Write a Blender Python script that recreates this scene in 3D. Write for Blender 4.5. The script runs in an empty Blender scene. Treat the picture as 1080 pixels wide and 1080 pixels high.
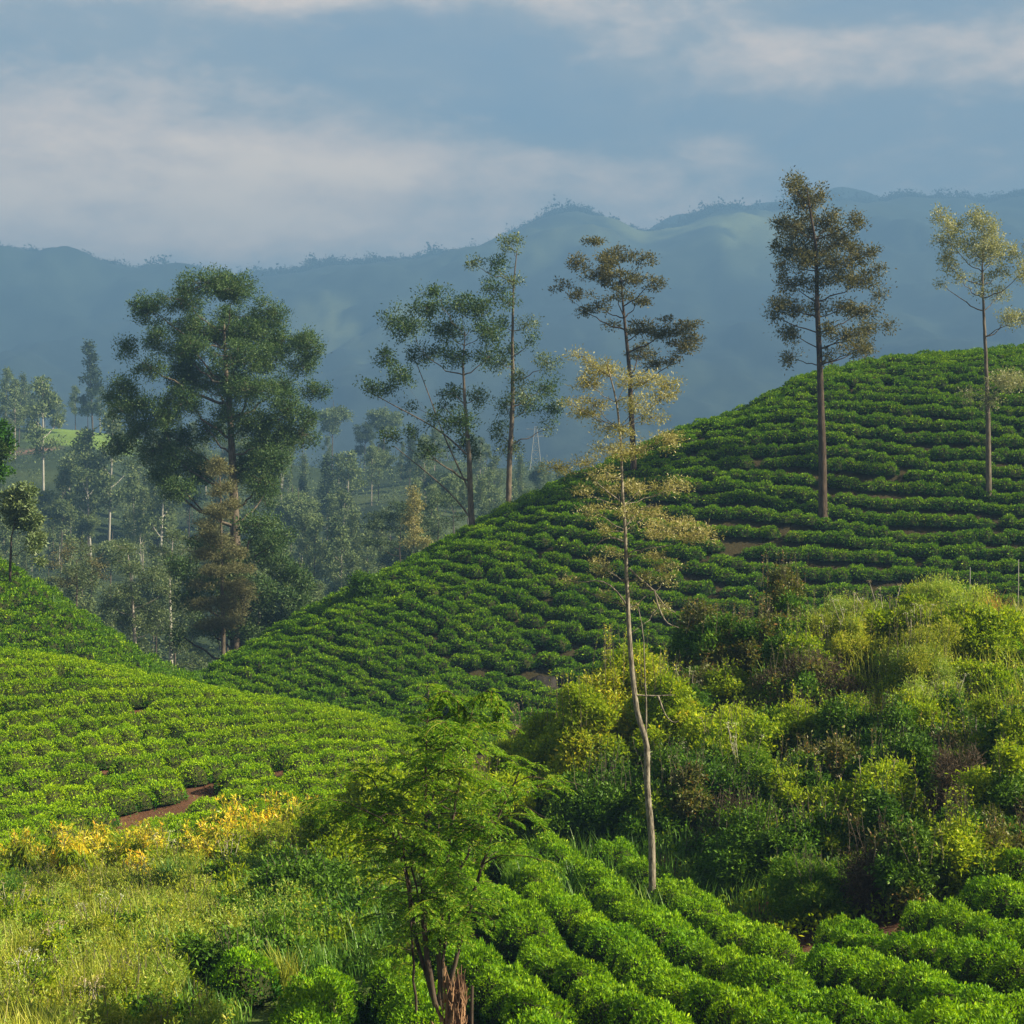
import bpy, math
import numpy as np
from mathutils import Vector

# ------------------------------------------------------------------ camera, sky, sun, exposure
SC = bpy.context.scene
COL = SC.collection
F = 2015.0                      # focal length in pixels of a 1080 px frame
cam_d = bpy.data.cameras.new('camera')
cam = bpy.data.objects.new('camera', cam_d); COL.objects.link(cam)
cam_d.sensor_width = 36; cam_d.lens = 36 * F / 1080
cam_d.clip_start = 0.3; cam_d.clip_end = 12000
cam.location = (0, 0, 0); cam.rotation_euler = (math.radians(90), 0, 0)
SC.camera = cam

SUN_EL, SUN_AZ = 32.0, 102.0     # azimuth clockwise from +Y (view direction): low sun off to the right
sun_d = bpy.data.lights.new('sun', 'SUN'); sun_d.energy = 5.0; sun_d.angle = math.radians(0.6)
sun_d.color = (1.0, 0.88, 0.64)
sun = bpy.data.objects.new('sun', sun_d); COL.objects.link(sun)
_e, _a = math.radians(SUN_EL), math.radians(SUN_AZ)
to_sun = Vector((math.cos(_e) * math.sin(_a), math.cos(_e) * math.cos(_a), math.sin(_e)))
sun.rotation_euler = to_sun.to_track_quat('Z', 'Y').to_euler()

SC.view_settings.view_transform = 'Standard'
SC.view_settings.look = 'None'
SC.view_settings.gamma = 1.0
SC.view_settings.use_curve_mapping = False
SC.view_settings.exposure = 1.7
SC.render.engine = 'CYCLES'
SC.cycles.max_bounces = 6; SC.cycles.diffuse_bounces = 3; SC.cycles.transmission_bounces = 4
SC.cycles.glossy_bounces = 2; SC.cycles.volume_bounces = 0
SC.cycles.use_denoising = True

def N(t, typ, **kw):
    n = t.nodes.new(typ)
    for k, v in kw.items():
        setattr(n, k, v)
    return n

def math_node(t, op, a, b=None, c=None, clamp=False):
    n = N(t, 'ShaderNodeMath', operation=op); n.use_clamp = clamp
    for i, v in enumerate((a, b, c)):
        if v is None: continue
        if isinstance(v, (int, float)): n.inputs[i].default_value = v
        else: t.links.new(v, n.inputs[i])
    return n.outputs[0]

def mixcol(t, fac, a, b, blend='MIX'):
    n = N(t, 'ShaderNodeMix', data_type='RGBA', blend_type=blend)
    for i, v in ((0, fac), (6, a), (7, b)):
        if isinstance(v, (int, float)): n.inputs[i].default_value = v
        elif isinstance(v, (tuple, list)): n.inputs[i].default_value = (*v[:3], 1)
        else: t.links.new(v, n.inputs[i])
    return n.outputs[2]

world = bpy.data.worlds.new('World'); SC.world = world; world.use_nodes = True
wt = world.node_tree; wt.nodes.clear()
w_out = N(wt, 'ShaderNodeOutputWorld'); w_bg = N(wt, 'ShaderNodeBackground')
w_bg.inputs['Strength'].default_value = 0.1
wt.links.new(w_bg.outputs[0], w_out.inputs[0])
sky = N(wt, 'ShaderNodeTexSky', sky_type='NISHITA'); sky.sun_disc = False
sky.sun_elevation = math.radians(SUN_EL); sky.sun_rotation = math.radians(SUN_AZ)
sky.air_density = 1.0; sky.dust_density = 1.5; sky.ozone_density = 2.0; sky.altitude = 1500
tc = N(wt, 'ShaderNodeTexCoord')
sep = N(wt, 'ShaderNodeSeparateXYZ'); wt.links.new(tc.outputs['Generated'], sep.inputs[0])
X_, Y_, Z_ = sep.outputs
def noise_dir(sx, sy, sz, scale, detail=5, rough=.5, off=0.0, dist=0.0):
    mp = N(wt, 'ShaderNodeMapping'); wt.links.new(tc.outputs['Generated'], mp.inputs[0])
    mp.inputs['Scale'].default_value = (sx, sy, sz); mp.inputs['Location'].default_value = (off, off * .7, off * .3)
    n = N(wt, 'ShaderNodeTexNoise'); wt.links.new(mp.outputs[0], n.inputs['Vector'])
    n.inputs['Scale'].default_value = scale; n.inputs['Detail'].default_value = detail
    n.inputs['Roughness'].default_value = rough; n.inputs['Distortion'].default_value = dist
    return n.outputs['Fac']
def bump_dir(x0, z0, wx, wz):    # soft elliptical cloud bank round one direction of the sky
    a = math_node(wt, 'DIVIDE', math_node(wt, 'SUBTRACT', X_, x0), wx)
    b = math_node(wt, 'DIVIDE', math_node(wt, 'SUBTRACT', Z_, z0), wz)
    d = math_node(wt, 'ADD', math_node(wt, 'MULTIPLY', a, a), math_node(wt, 'MULTIPLY', b, b))
    return math_node(wt, 'DIVIDE', 1.0, math_node(wt, 'ADD', 1.0, math_node(wt, 'MULTIPLY', d, d)))
n1 = noise_dir(1, 1, 2.2, 7.0, 9, .60, 3.1, .3)
n2 = noise_dir(1, 1, 2.2, 24.0, 9, .62, 8.2, .2)
def sm(x, lo, hi):
    m = N(wt, 'ShaderNodeMapRange', interpolation_type='SMOOTHSTEP'); m.inputs[1].default_value = lo; m.inputs[2].default_value = hi
    wt.links.new(x, m.inputs[0]); return m.outputs[0]
banks = None
for (x0, z0, wx, wz, s) in ((-.20, .165, .15, .036, .66), (-.03, .176, .09, .014, .30), (-.02, .142, .18, .018, .30), (-.10, .262, .14, .012, .45), (.20, .226, .12, .016, .40), (.105, .184, .022, .008, .35)):
    v = math_node(wt, 'MULTIPLY', bump_dir(x0, z0, wx, wz), s)
    banks = v if banks is None else math_node(wt, 'ADD', banks, v)
wv = math_node(wt, 'ADD', banks, math_node(wt, 'MULTIPLY', math_node(wt, 'SUBTRACT', n1, .5), 1.0))
wv = math_node(wt, 'ADD', wv, math_node(wt, 'MULTIPLY', math_node(wt, 'SUBTRACT', n2, .5), .8))
warm = sm(wv, .0, .68)
grey = sm(math_node(wt, 'ADD', n1, math_node(wt, 'MULTIPLY', banks, .4)), .25, .62)
base = mixcol(wt, .88, sky.outputs[0], (.92, 1.12, 1.38))
base = mixcol(wt, grey, base, (1.7, 1.72, 1.74))
cloud = mixcol(wt, warm, base, (5.7, 4.1, 2.9))
bright = sm(wv, .50, .85)
cloud = mixcol(wt, math_node(wt, 'MULTIPLY', bright, .32), cloud, (10.5, 7.6, 4.6))
overhead_dim = N(wt, 'ShaderNodeMapRange', interpolation_type='SMOOTHSTEP')      # unseen sky overhead dimmed, added to cut fill light and raise contrast
overhead_dim.inputs[1].default_value = .30; overhead_dim.inputs[2].default_value = .65; overhead_dim.inputs[3].default_value = 1.0; overhead_dim.inputs[4].default_value = .42
wt.links.new(Z_, overhead_dim.inputs[0])
cmb = N(wt, 'ShaderNodeCombineColor')
for q in range(3): wt.links.new(overhead_dim.outputs[0], cmb.inputs[q])
cloud = mixcol(wt, 1.0, cloud, cmb.outputs[0], 'MULTIPLY')
wt.links.new(cloud, w_bg.inputs['Color'])

# ------------------------------------------------------------------ small tools
RNG = np.random.default_rng(7)
def W(px, py, Y):               # the point at distance Y seen at this place of the photograph
    return np.array([(px - 540) / F * Y, Y, (540 - py) / F * Y])
def unit(v):
    return v / np.maximum(np.linalg.norm(v, axis=-1, keepdims=True), 1e-9)

def vnoise(x, y, seed=0):       # smooth value noise, -1..1
    xi = np.floor(x).astype(np.int64); yi = np.floor(y).astype(np.int64)
    xf = x - xi; yf = y - yi
    xf = xf * xf * (3 - 2 * xf); yf = yf * yf * (3 - 2 * yf)
    def h(a, b):
        n = (a * 374761393 + b * 668265263 + seed * 974634777) & 0x7fffffff
        n = ((n ^ (n >> 13)) * 1274126177) & 0x7fffffff
        return ((n ^ (n >> 16)) & 0xffff) / 32767.5 - 1
    return (h(xi, yi) * (1 - xf) + h(xi + 1, yi) * xf) * (1 - yf) + (h(xi, yi + 1) * (1 - xf) + h(xi + 1, yi + 1) * xf) * yf
def fbm(x, y, o=4, seed=0):
    s, a = 0, 1.0
    for k in range(o):
        s = s + a * vnoise(x * 2 ** k, y * 2 ** k, seed + k); a *= .5
    return s

class MB:                        # collects quads (every shape here is made of quads)
    def __init__(s): s.V = []; s.Q = []; s.M = []; s.S = []; s.n = 0
    def add(s, v, q, mat=0, smooth=False):
        v = np.asarray(v, float).reshape(-1, 3); q = np.asarray(q, np.int64).reshape(-1, 4)
        if len(q) == 0: return
        s.V.append(v); s.Q.append(q + s.n); s.n += len(v)
        s.M.append(np.full(len(q), mat)); s.S.append(np.full(len(q), smooth))
    def merge(s, o, R=None, T=None, sc=None):
        for v, q, m, sm_ in zip(o.V, o.Q, o.M, o.S):
            pass
        v = o.arrV()
        if sc is not None: v = v * np.asarray(sc)
        if R is not None:
            c, sn = math.cos(R), math.sin(R)
            v = np.stack([v[:, 0] * c - v[:, 1] * sn, v[:, 0] * sn + v[:, 1] * c, v[:, 2]], 1)
        if T is not None: v = v + np.asarray(T)
        s.V.append(v); s.Q.append(np.concatenate(o.Q) + s.n); s.n += len(v)
        s.M.append(np.concatenate(o.M)); s.S.append(np.concatenate(o.S))
    def arrV(s): return np.concatenate(s.V)
    def mesh(s, name, mats):
        me = bpy.data.meshes.new(name)
        v = s.arrV(); q = np.concatenate(s.Q)
        me.vertices.add(len(v)); me.vertices.foreach_set('co', v.astype(np.float32).ravel())
        me.loops.add(q.size); me.loops.foreach_set('vertex_index', q.astype(np.int32).ravel())
        me.polygons.add(len(q)); me.polygons.foreach_set('loop_start', (np.arange(len(q)) * 4).astype(np.int32))
        me.polygons.foreach_set('loop_total', np.full(len(q), 4, np.int32))
        for m in mats: me.materials.append(m)
        me.polygons.foreach_set('material_index', np.concatenate(s.M).astype(np.int32))
        me.polygons.foreach_set('use_smooth', np.concatenate(s.S).astype(bool))
        me.update(calc_edges=True)
        return me

def link(name, data, parent=None, loc=(0, 0, 0)):
    o = bpy.data.objects.new(name, data); COL.objects.link(o); o.location = loc
    if parent is not None: o.parent = parent
    return o
def tag(o, label=None, cat=None, group=None, kind=None):
    if label: o['label'] = label
    if cat: o['category'] = cat
    if group: o['group'] = group
    if kind: o['kind'] = kind
    return o

def leaves(mb, P, A, L, wid, up=.5, mat=0, rng=RNG, droop=0.0):
    """diamond leaves at P, long axis A, length L, width ratio wid; upper faces turned up by `up`."""
    n = len(P)
    if n == 0: return
    A = unit(A); L = np.broadcast_to(np.asarray(L, float), (n,))[:, None]
    r = rng.normal(size=(n, 3)); r[:, 2] += up * 3
    S = unit(np.cross(A, r)); Nn = np.cross(S, A)
    mid = P + A * L * .5
    tip = P + A * L - np.array([0, 0, 1]) * L * droop
    s = S * L * wid * .5
    V = np.stack([P, mid + s + Nn * L * .04, tip, mid - s + Nn * L * .04], 1).reshape(-1, 3)
    mb.add(V, np.arange(4 * n).reshape(n, 4), mat)

def tube(mb, pts, rad, k=6, mat=0):
    pts = np.asarray(pts, float); rad = np.broadcast_to(np.asarray(rad, float), (len(pts),))
    t = unit(np.gradient(pts, axis=0))
    ref = np.array([0.31, 0.95, 0.05]) if abs(t[0, 2]) > .5 else np.array([0.05, 0.1, 1.0])
    u = unit(np.cross(t, ref)); w = np.cross(t, u)
    a = np.linspace(0, 2 * np.pi, k, endpoint=False)
    V = pts[:, None] + rad[:, None, None] * (np.cos(a)[None, :, None] * u[:, None] + np.sin(a)[None, :, None] * w[:, None])
    m = len(pts); i = np.arange(m - 1)[:, None] * k; j = np.arange(k)[None]
    Q = np.stack([i + j, i + (j + 1) % k, i + k + (j + 1) % k, i + k + j], -1).reshape(-1, 4)
    mb.add(V.reshape(-1, 3), Q, mat, True)

def curve_pts(a, b, n=7, sag=0.0, wob=0.0, rng=RNG):
    a = np.asarray(a, float); b = np.asarray(b, float)
    t = np.linspace(0, 1, n)[:, None]
    p = a + (b - a) * t
    p[:, 2] += sag * np.sin(np.pi * t[:, 0])
    if wob:
        q = rng.normal(size=(n, 3)) * wob; q[0] = 0; q[-1] = 0; p += q
    return p
def resample(pts, n):
    pts = np.asarray(pts, float)
    d = np.r_[0, np.cumsum(np.linalg.norm(np.diff(pts, axis=0), axis=1))]
    t = np.linspace(0, d[-1], n)
    p = np.stack([np.interp(t, d, pts[:, k]) for k in range(3)], 1)
    q = p.copy(); q[1:-1] = (p[:-2] + 2 * p[1:-1] + p[2:]) / 4
    return q

# ------------------------------------------------------------------ materials
def leafmat(name, c1, c2, c3=None, trans=.35, rough=.45, spec=.35, objvar=.25):
    m = bpy.data.materials.new(name); m.use_nodes = True; t = m.node_tree; t.nodes.clear()
    out = N(t, 'ShaderNodeOutputMaterial')
    geo = N(t, 'ShaderNodeNewGeometry')
    rp = N(t, 'ShaderNodeValToRGB'); t.links.new(geo.outputs['Random Per Island'], rp.inputs[0])
    rp.color_ramp.elements[0].color = (*c1, 1); rp.color_ramp.elements[1].color = (*c2, 1)
    if c3:
        e = rp.color_ramp.elements.new(.86); e.color = (*c2, 1); rp.color_ramp.elements[-1].color = (*c3, 1)
    oi = N(t, 'ShaderNodeObjectInfo')
    tcn = N(t, 'ShaderNodeTexCoord')
    gp = N(t, 'ShaderNodeNewGeometry')
    nz = N(t, 'ShaderNodeTexNoise'); nz.inputs['Scale'].default_value = .55; nz.inputs['Detail'].default_value = 3
    t.links.new(gp.outputs['Position'], nz.inputs['Vector'])
    v = math_node(t, 'ADD', math_node(t, 'MULTIPLY', math_node(t, 'SUBTRACT', oi.outputs['Random'], .5), objvar),
                  math_node(t, 'MULTIPLY', math_node(t, 'SUBTRACT', nz.outputs['Fac'], .5), .9))
    v = math_node(t, 'ADD', v, 1.0)
    hs = N(t, 'ShaderNodeHueSaturation'); t.links.new(rp.outputs[0], hs.inputs['Color']); t.links.new(v, hs.inputs['Value'])
    t.links.new(math_node(t, 'ADD', .5, math_node(t, 'MULTIPLY', math_node(t, 'SUBTRACT', nz.outputs['Fac'], .5), -.06)), hs.inputs['Hue'])
    b = N(t, 'ShaderNodeBsdfPrincipled'); t.links.new(hs.outputs[0], b.inputs['Base Color'])
    b.inputs['Roughness'].default_value = rough; b.inputs['Specular IOR Level'].default_value = spec
    tr = N(t, 'ShaderNodeBsdfTranslucent')
    tcx = mixcol(t, 1.0, hs.outputs[0], (1.15, 1.12, .6), 'MULTIPLY'); t.links.new(tcx, tr.inputs['Color'])
    mx = N(t, 'ShaderNodeMixShader'); mx.inputs[0].default_value = trans
    t.links.new(b.outputs[0], mx.inputs[1]); t.links.new(tr.outputs[0], mx.inputs[2]); t.links.new(mx.outputs[0], out.inputs[0])
    return m

def barkmat(name, c1, c2, scale=6.0, rough=.9, vert=.25):
    m = bpy.data.materials.new(name); m.use_nodes = True; t = m.node_tree
    b = t.nodes['Principled BSDF']; b.inputs['Roughness'].default_value = rough; b.inputs['Specular IOR Level'].default_value = .2
    gp = N(t, 'ShaderNodeTexCoord'); mp = N(t, 'ShaderNodeMapping'); t.links.new(gp.outputs['Object'], mp.inputs[0])
    mp.inputs['Scale'].default_value = (1, 1, vert)
    nz = N(t, 'ShaderNodeTexNoise'); nz.inputs['Scale'].default_value = scale; nz.inputs['Detail'].default_value = 6; nz.inputs['Roughness'].default_value = .65
    t.links.new(mp.outputs[0], nz.inputs['Vector'])
    rp = N(t, 'ShaderNodeValToRGB'); t.links.new(nz.outputs['Fac'], rp.inputs[0])
    rp.color_ramp.elements[0].position = .36; rp.color_ramp.elements[1].position = .62
    rp.color_ramp.elements[0].color = (*c1, 1); rp.color_ramp.elements[1].color = (*c2, 1)
    t.links.new(rp.outputs[0], b.inputs['Base Color'])
    bp = N(t, 'ShaderNodeBump'); bp.inputs['Strength'].default_value = .6; bp.inputs['Distance'].default_value = .03
    t.links.new(nz.outputs['Fac'], bp.inputs['Height']); t.links.new(bp.outputs[0], b.inputs['Normal'])
    return m

TEA = leafmat('tea_leaf', (.085, .20, .002), (.20, .375, .002), (.38, .53, .015), trans=.35, rough=.5, spec=.16)
TEA_SUNLIT = leafmat('tea_leaf_painted_sun', (.115, .25, .002), (.30, .48, .003), (.48, .62, .02), trans=.36, rough=.5, spec=.14)  # brighter copy of the tea leaf; sunlight on this slope put into the colour
TEA_OLD_SHADE = leafmat('tea_leaf_old_shade', (.016, .06, .003), (.045, .13, .006), trans=.15, rough=.55, spec=.12)  # dark old leaf; on bush sides it carries painted shade
TEA_CORE = leafmat('tea_light_block_core', (.018, .028, .008), (.035, .04, .014), trans=0, rough=.9, spec=.05)
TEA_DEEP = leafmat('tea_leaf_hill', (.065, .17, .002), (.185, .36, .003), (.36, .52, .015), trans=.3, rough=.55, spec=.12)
GUM = leafmat('gum_leaf', (.035, .082, .022), (.085, .145, .04), (.14, .19, .065), trans=.25, rough=.5, spec=.2)
GUMPALE = leafmat('gum_leaf_pale', (.08, .125, .045), (.155, .21, .075), (.24, .28, .11), trans=.25)
OAKY = leafmat('silky_oak_leaf', (.045, .055, .022), (.10, .105, .04), (.19, .17, .07), trans=.25)
OAKDARK = leafmat('silky_oak_leaf_dark', (.06, .066, .026), (.15, .145, .055), (.25, .21, .09), trans=.3, spec=.15)
STRAW = leafmat('yellowing_leaf', (.19, .18, .06), (.36, .34, .13), (.56, .52, .25), trans=.35)
PALE = leafmat('pale_silvery_leaf', (.19, .21, .09), (.37, .39, .19), (.5, .5, .3), trans=.35)
DRYTW = leafmat('dry_twig_foliage', (.085, .088, .036), (.18, .175, .07), (.26, .28, .10), trans=.2, rough=.7)
DRYDARK = leafmat('dead_thicket_twigs', (.035, .024, .012), (.11, .075, .04), (.17, .13, .06), trans=.1, rough=.8)
BRIGHT = leafmat('bright_shrub_leaf', (.12, .21, .004), (.30, .40, .008), (.50, .52, .03), trans=.45, spec=.15)
YELLOW = leafmat('yellow_shrub_leaf', (.18, .28, .008), (.42, .46, .015), (.66, .52, .03), trans=.45)
GOLD = leafmat('golden_drooping_leaf', (.42, .42, .02), (.74, .60, .03), (.82, .40, .03), trans=.4)
MEADOW = leafmat('weed_leaf', (.13, .20, .012), (.36, .40, .03), (.6, .54, .12), trans=.45, spec=.15)
DARKSH = leafmat('dark_shrub_leaf', (.03, .08, .005), (.085, .185, .01), (.17, .28, .03), trans=.28, spec=.12)
OLIVE = leafmat('olive_shrub_leaf', (.06, .075, .012), (.15, .17, .03), (.32, .17, .05), trans=.35)
LIME = leafmat('lime_herb_leaf', (.16, .27, .025), (.34, .44, .05), (.52, .5, .14), trans=.45)
FERNY = leafmat('feathery_leaflet', (.055, .15, .005), (.165, .29, .012), (.36, .42, .05), trans=.48, spec=.15)
BUFF = leafmat('buff_seed_head', (.22, .17, .1), (.42, .34, .2), trans=.3)
FLOWER = leafmat('white_flower', (.35, .38, .22), (.55, .55, .42), trans=.2)
GRASSM = leafmat('grass_blade', (.16, .22, .02), (.42, .45, .05), (.66, .58, .22), trans=.4)
GRASSG = leafmat('green_grass_blade', (.06, .15, .02), (.14, .3, .03), (.3, .42, .08), trans=.4)
MTN = leafmat('mountain_leaf', (.02, .032, .02), (.035, .05, .03), trans=0, rough=1, spec=0)
VAL1 = leafmat('valley_leaf', (.09, .135, .055), (.19, .25, .10), (.28, .32, .14), trans=.2, rough=.8, spec=.05)
VAL2 = leafmat('valley_leaf_dark', (.04, .07, .034), (.10, .145, .065), trans=.15, rough=.8, spec=.05)
BARK = barkmat('grey_brown_bark', (.05, .04, .03), (.17, .14, .105))
BARKDK = barkmat('dark_bark', (.025, .018, .013), (.085, .062, .045))
BARKPALE = barkmat('pale_mottled_bark', (.12, .10, .075), (.44, .40, .33), 14)
BARKT5 = barkmat('rough_mottled_bark', (.05, .042, .03), (.26, .23, .18), 22)
BARKWHITE = barkmat('whitish_bark', (.28, .26, .22), (.48, .46, .40), 3)
BARKRED = barkmat('split_red_wood', (.05, .026, .016), (.30, .18, .10), 9, vert=.12)
ROCKM = barkmat('dark_rock', (.010, .009, .008), (.035, .03, .026), 2.0, vert=1)

# ------------------------------------------------------------------ terrain
def ring(tb):  # [(px, Y, py or None, Z or None)]
    px = np.array([r[0] for r in tb], float); Y = np.array([r[1] for r in tb], float)
    Z = np.array([(540 - r[2]) / F * r[1] if r[2] is not None else r[3] for r in tb], float)
    return px, Y, Z
RINGS = [ring(t) for t in (
    [(-5000, 0.0, None, -1.7), (5000, 0.0, None, -1.7)],
    [(-5000, 12, None, -6.2), (5000, 12, None, -6.0)],
    [(-500, 27, 1130, 0), (0, 27, 1135, 0), (560, 27, 1142, 0), (700, 27, 1140, 0), (850, 27, 1130, 0), (1080, 27, 1100, 0), (1600, 27, 1060, 0)],
    [(-500, 48, 900, 0), (0, 48, 935, 0), (150, 48, 935, 0), (300, 46, 930, 0), (430, 46, 915, 0), (560, 46, 925, 0), (700, 44, 955, 0), (850, 38, 1015, 0), (1080, 36, 985, 0), (1600, 36, 940, 0)],
    [(-500, 56, 850, 0), (0, 55, 893, 0), (150, 56, 885, 0), (300, 56, 872, 0), (430, 55, 872, 0), (560, 55, 880, 0), (700, 52, 850, 0), (850, 50, 850, 0), (1080, 50, 790, 0), (1600, 50, 700, 0)],
    [(-500, 80, 640, 0), (0, 78, 699, 0), (130, 77, 724, 0), (210, 76, 742, 0), (300, 75, 757, 0), (400, 72, 776, 0), (450, 70, 800, 0), (560, 64, 850, 0), (640, 62, 800, 0), (700, 62, 745, 0), (850, 62, 684, 0), (1080, 60, 672, 0), (1600, 60, 640, 0)],
    [(-500, 92, 740, 0), (0, 92, 745, 0), (150, 92, 765, 0), (300, 90, 800, 0), (430, 88, 805, 0), (560, 88, 815, 0), (700, 86, 800, 0), (850, 86, 770, 0), (1080, 86, 750, 0), (1600, 86, 720, 0)],
    [(-500, 98, 720, 0), (0, 98, 722, 0), (150, 98, 752, 0), (210, 98, 770, 0), (300, 97, 790, 0), (430, 97, 790, 0), (560, 98, 785, 0), (700, 100, 760, 0), (850, 102, 735, 0), (1080, 103, 705, 0), (1600, 103, 690, 0)],
    [(-500, 118, 520, 0), (-60, 117, 575, 0), (0, 116, 604, 0), (60, 115, 644, 0), (110, 114, 679, 0), (170, 111, 720, 0), (205, 110, 733, 0), (300, 118, 668, 0), (380, 121, 629, 0), (450, 125, 594, 0), (500, 128, 564, 0), (600, 132, 514, 0), (720, 137, 464, 0), (800, 140, 434, 0), (850, 143, 404, 0), (950, 147, 385, 0), (1080, 150, 376, 0), (1600, 155, 400, 0)],
    [(-500, 140, None, -6), (0, 140, None, -12), (210, 140, None, -15), (300, 145, None, -13), (500, 155, None, -9), (700, 165, None, -4), (850, 170, None, 2), (1080, 175, None, 5), (1600, 180, None, 5)],
    [(-500, 200, None, -18), (200, 200, None, -21), (500, 210, None, -18), (1080, 230, None, -14), (1600, 230, None, -14)],
    [(-500, 300, 600, 0), (0, 300, 605, 0), (200, 300, 622, 0), (350, 300, 622, 0), (450, 300, 602, 0), (600, 300, 600, 0), (1080, 320, 600, 0), (1600, 320, 600, 0)],
    [(-500, 400, 460, 0), (0, 400, 475, 0), (100, 400, 478, 0), (150, 400, 492, 0), (250, 400, 515, 0), (350, 400, 520, 0), (450, 400, 502, 0), (560, 400, 508, 0), (700, 400, 520, 0), (1080, 400, 545, 0), (1600, 400, 545, 0)],
    [(-500, 455, 440, 0), (0, 455, 452, 0), (130, 455, 456, 0), (250, 455, 484, 0), (350, 455, 500, 0), (500, 455, 492, 0), (600, 455, 498, 0), (700, 455, 510, 0), (1080, 455, 540, 0), (1600, 455, 540, 0)],
    [(-5000, 650, None, -25), (5000, 650, None, -25)],
    [(-500, 850, 500, 0), (0, 850, 480, 0), (600, 850, 500, 0), (1080, 850, 470, 0), (1600, 850, 470, 0)],
    [(-500, 1080, 390, 0), (0, 1080, 372, 0), (300, 1080, 395, 0), (450, 1080, 360, 0), (600, 1080, 330, 0), (700, 1080, 345, 0), (850, 1080, 345, 0), (1080, 1080, 330, 0), (1600, 1080, 340, 0)],
    [(-500, 1300, 305, 0), (-60, 1300, 272, 0), (0, 1300, 270, 0), (50, 1300, 275, 0), (100, 1300, 283, 0), (150, 1300, 294, 0), (200, 1300, 291, 0), (280, 1300, 292, 0), (330, 1310, 281, 0), (400, 1310, 273, 0), (470, 1320, 275, 0), (520, 1330, 270, 0), (555, 1340, 247, 0), (595, 1350, 229, 0), (640, 1350, 233, 0), (680, 1350, 246, 0), (720, 1350, 236, 0), (760, 1360, 224, 0), (830, 1370, 225, 0), (900, 1380, 224, 0), (950, 1380, 216, 0), (1000, 1380, 209, 0), (1080, 1380, 210, 0), (1200, 1380, 225, 0), (1600, 1380, 260, 0)],
    [(-500, 1500, None, 60), (1600, 1500, None, 120)],
    [(-500, 2200, 360, 0), (600, 2200, 300, 0), (700, 2200, 232, 0), (755, 2200, 222, 0), (800, 2200, 217, 0), (850, 2200, 215, 0), (900, 2200, 205, 0), (970, 2200, 222, 0), (1100, 2200, 240, 0), (1600, 2200, 300, 0)],
    [(-5000, 2900, None, 0), (5000, 2900, None, 0)],
)]

DS_A = [0, 180, 230, 300, 400, 455, 650, 850, 1080, 1300, 1400, 1500, 2200, 2900]
DS_B = [0, 180, 240, 400, 600, 690, 960, 1800, 3000, 3800, 4080, 4180, 4400, 5200]
def S(Y): return np.interp(Y, DS_A, DS_B)        # control distances of the valley and the mountains -> metres
def S_inv(Y): return np.interp(Y, DS_B, DS_A)
def ground(X, Y):
    Y = np.asarray(Y, float); Yo = S_inv(Y); k = np.maximum(Y, 1e-6) / np.maximum(Yo, 1e-6)
    return ground_ctrl(np.asarray(X, float) / k, Yo) * k
def ground_ctrl(X, Y):
    X = np.atleast_1d(np.asarray(X, float)); Y = np.atleast_1d(np.asarray(Y, float))
    shape = np.broadcast(X, Y).shape
    X = np.broadcast_to(X, shape).ravel(); Y = np.broadcast_to(Y, shape).ravel()
    px = 540 + F * X / np.maximum(Y, 6.0)
    RY, RZ = [], []
    for (p, y, z) in RINGS:
        # smooth the control polyline a little across the view
        ys = sum(np.interp(px + d, p, y) for d in (-14, 0, 14)) / 3
        zs = sum(np.interp(px + d, p, z) for d in (-14, 0, 14)) / 3
        RY.append(ys); RZ.append(zs)
    RY = np.array(RY); RZ = np.array(RZ)
    m = len(RINGS)
    h = np.diff(RY, axis=0); d = np.diff(RZ, axis=0) / h
    T = np.zeros_like(RZ)                       # monotone (Fritsch-Carlson) tangents
    same = d[:-1] * d[1:] > 0
    w1 = 2 * h[1:] + h[:-1]; w2 = h[1:] + 2 * h[:-1]
    with np.errstate(divide='ignore', invalid='ignore'):
        T[1:-1] = np.where(same, (w1 + w2) / (w1 / d[:-1] + w2 / d[1:]), 0)
    T[0] = d[0]; T[-1] = d[-1]
    k = np.clip((RY <= Y[None]).sum(0) - 1, 0, m - 2)
    idx = np.arange(len(Y))
    y0 = RY[k, idx]; hh = h[k, idx]; t = np.clip((Y - y0) / hh, 0, 1)
    z0 = RZ[k, idx]; z1 = RZ[k + 1, idx]; m0 = T[k, idx] * hh; m1 = T[k + 1, idx] * hh
    z = (2 * t**3 - 3 * t**2 + 1) * z0 + (t**3 - 2 * t**2 + t) * m0 + (-2 * t**3 + 3 * t**2) * z1 + (t**3 - t**2) * m1
    near = np.clip((Y - 15) / 15, 0, 1)
    z = z + near * .10 * fbm(X / 3.1, Y / 3.1, 3, 11)
    far = np.clip((Y - 700) / 300, 0, 1)
    rid = 1 - np.abs(fbm(X / 170 + 3, Y / 260, 4, 5))
    z = z + far * (23 * (rid - .55) + 4.5 * fbm(X / 26, Y / 34, 4, 9)) * np.where(Y > 1250, .55, 1.0)
    mid = np.clip((Y - 180) / 60, 0, 1) * np.clip((700 - Y) / 100, 0, 1)
    z = z + mid * 1.2 * fbm(X / 18, Y / 18, 3, 21)
    return z.reshape(shape)
def gz(X, Y): return float(ground(X, Y)[0])
def on_ground(px, Y):
    X = (px - 540) / F * Y
    return np.array([X, Y, gz(X, Y)])

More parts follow.
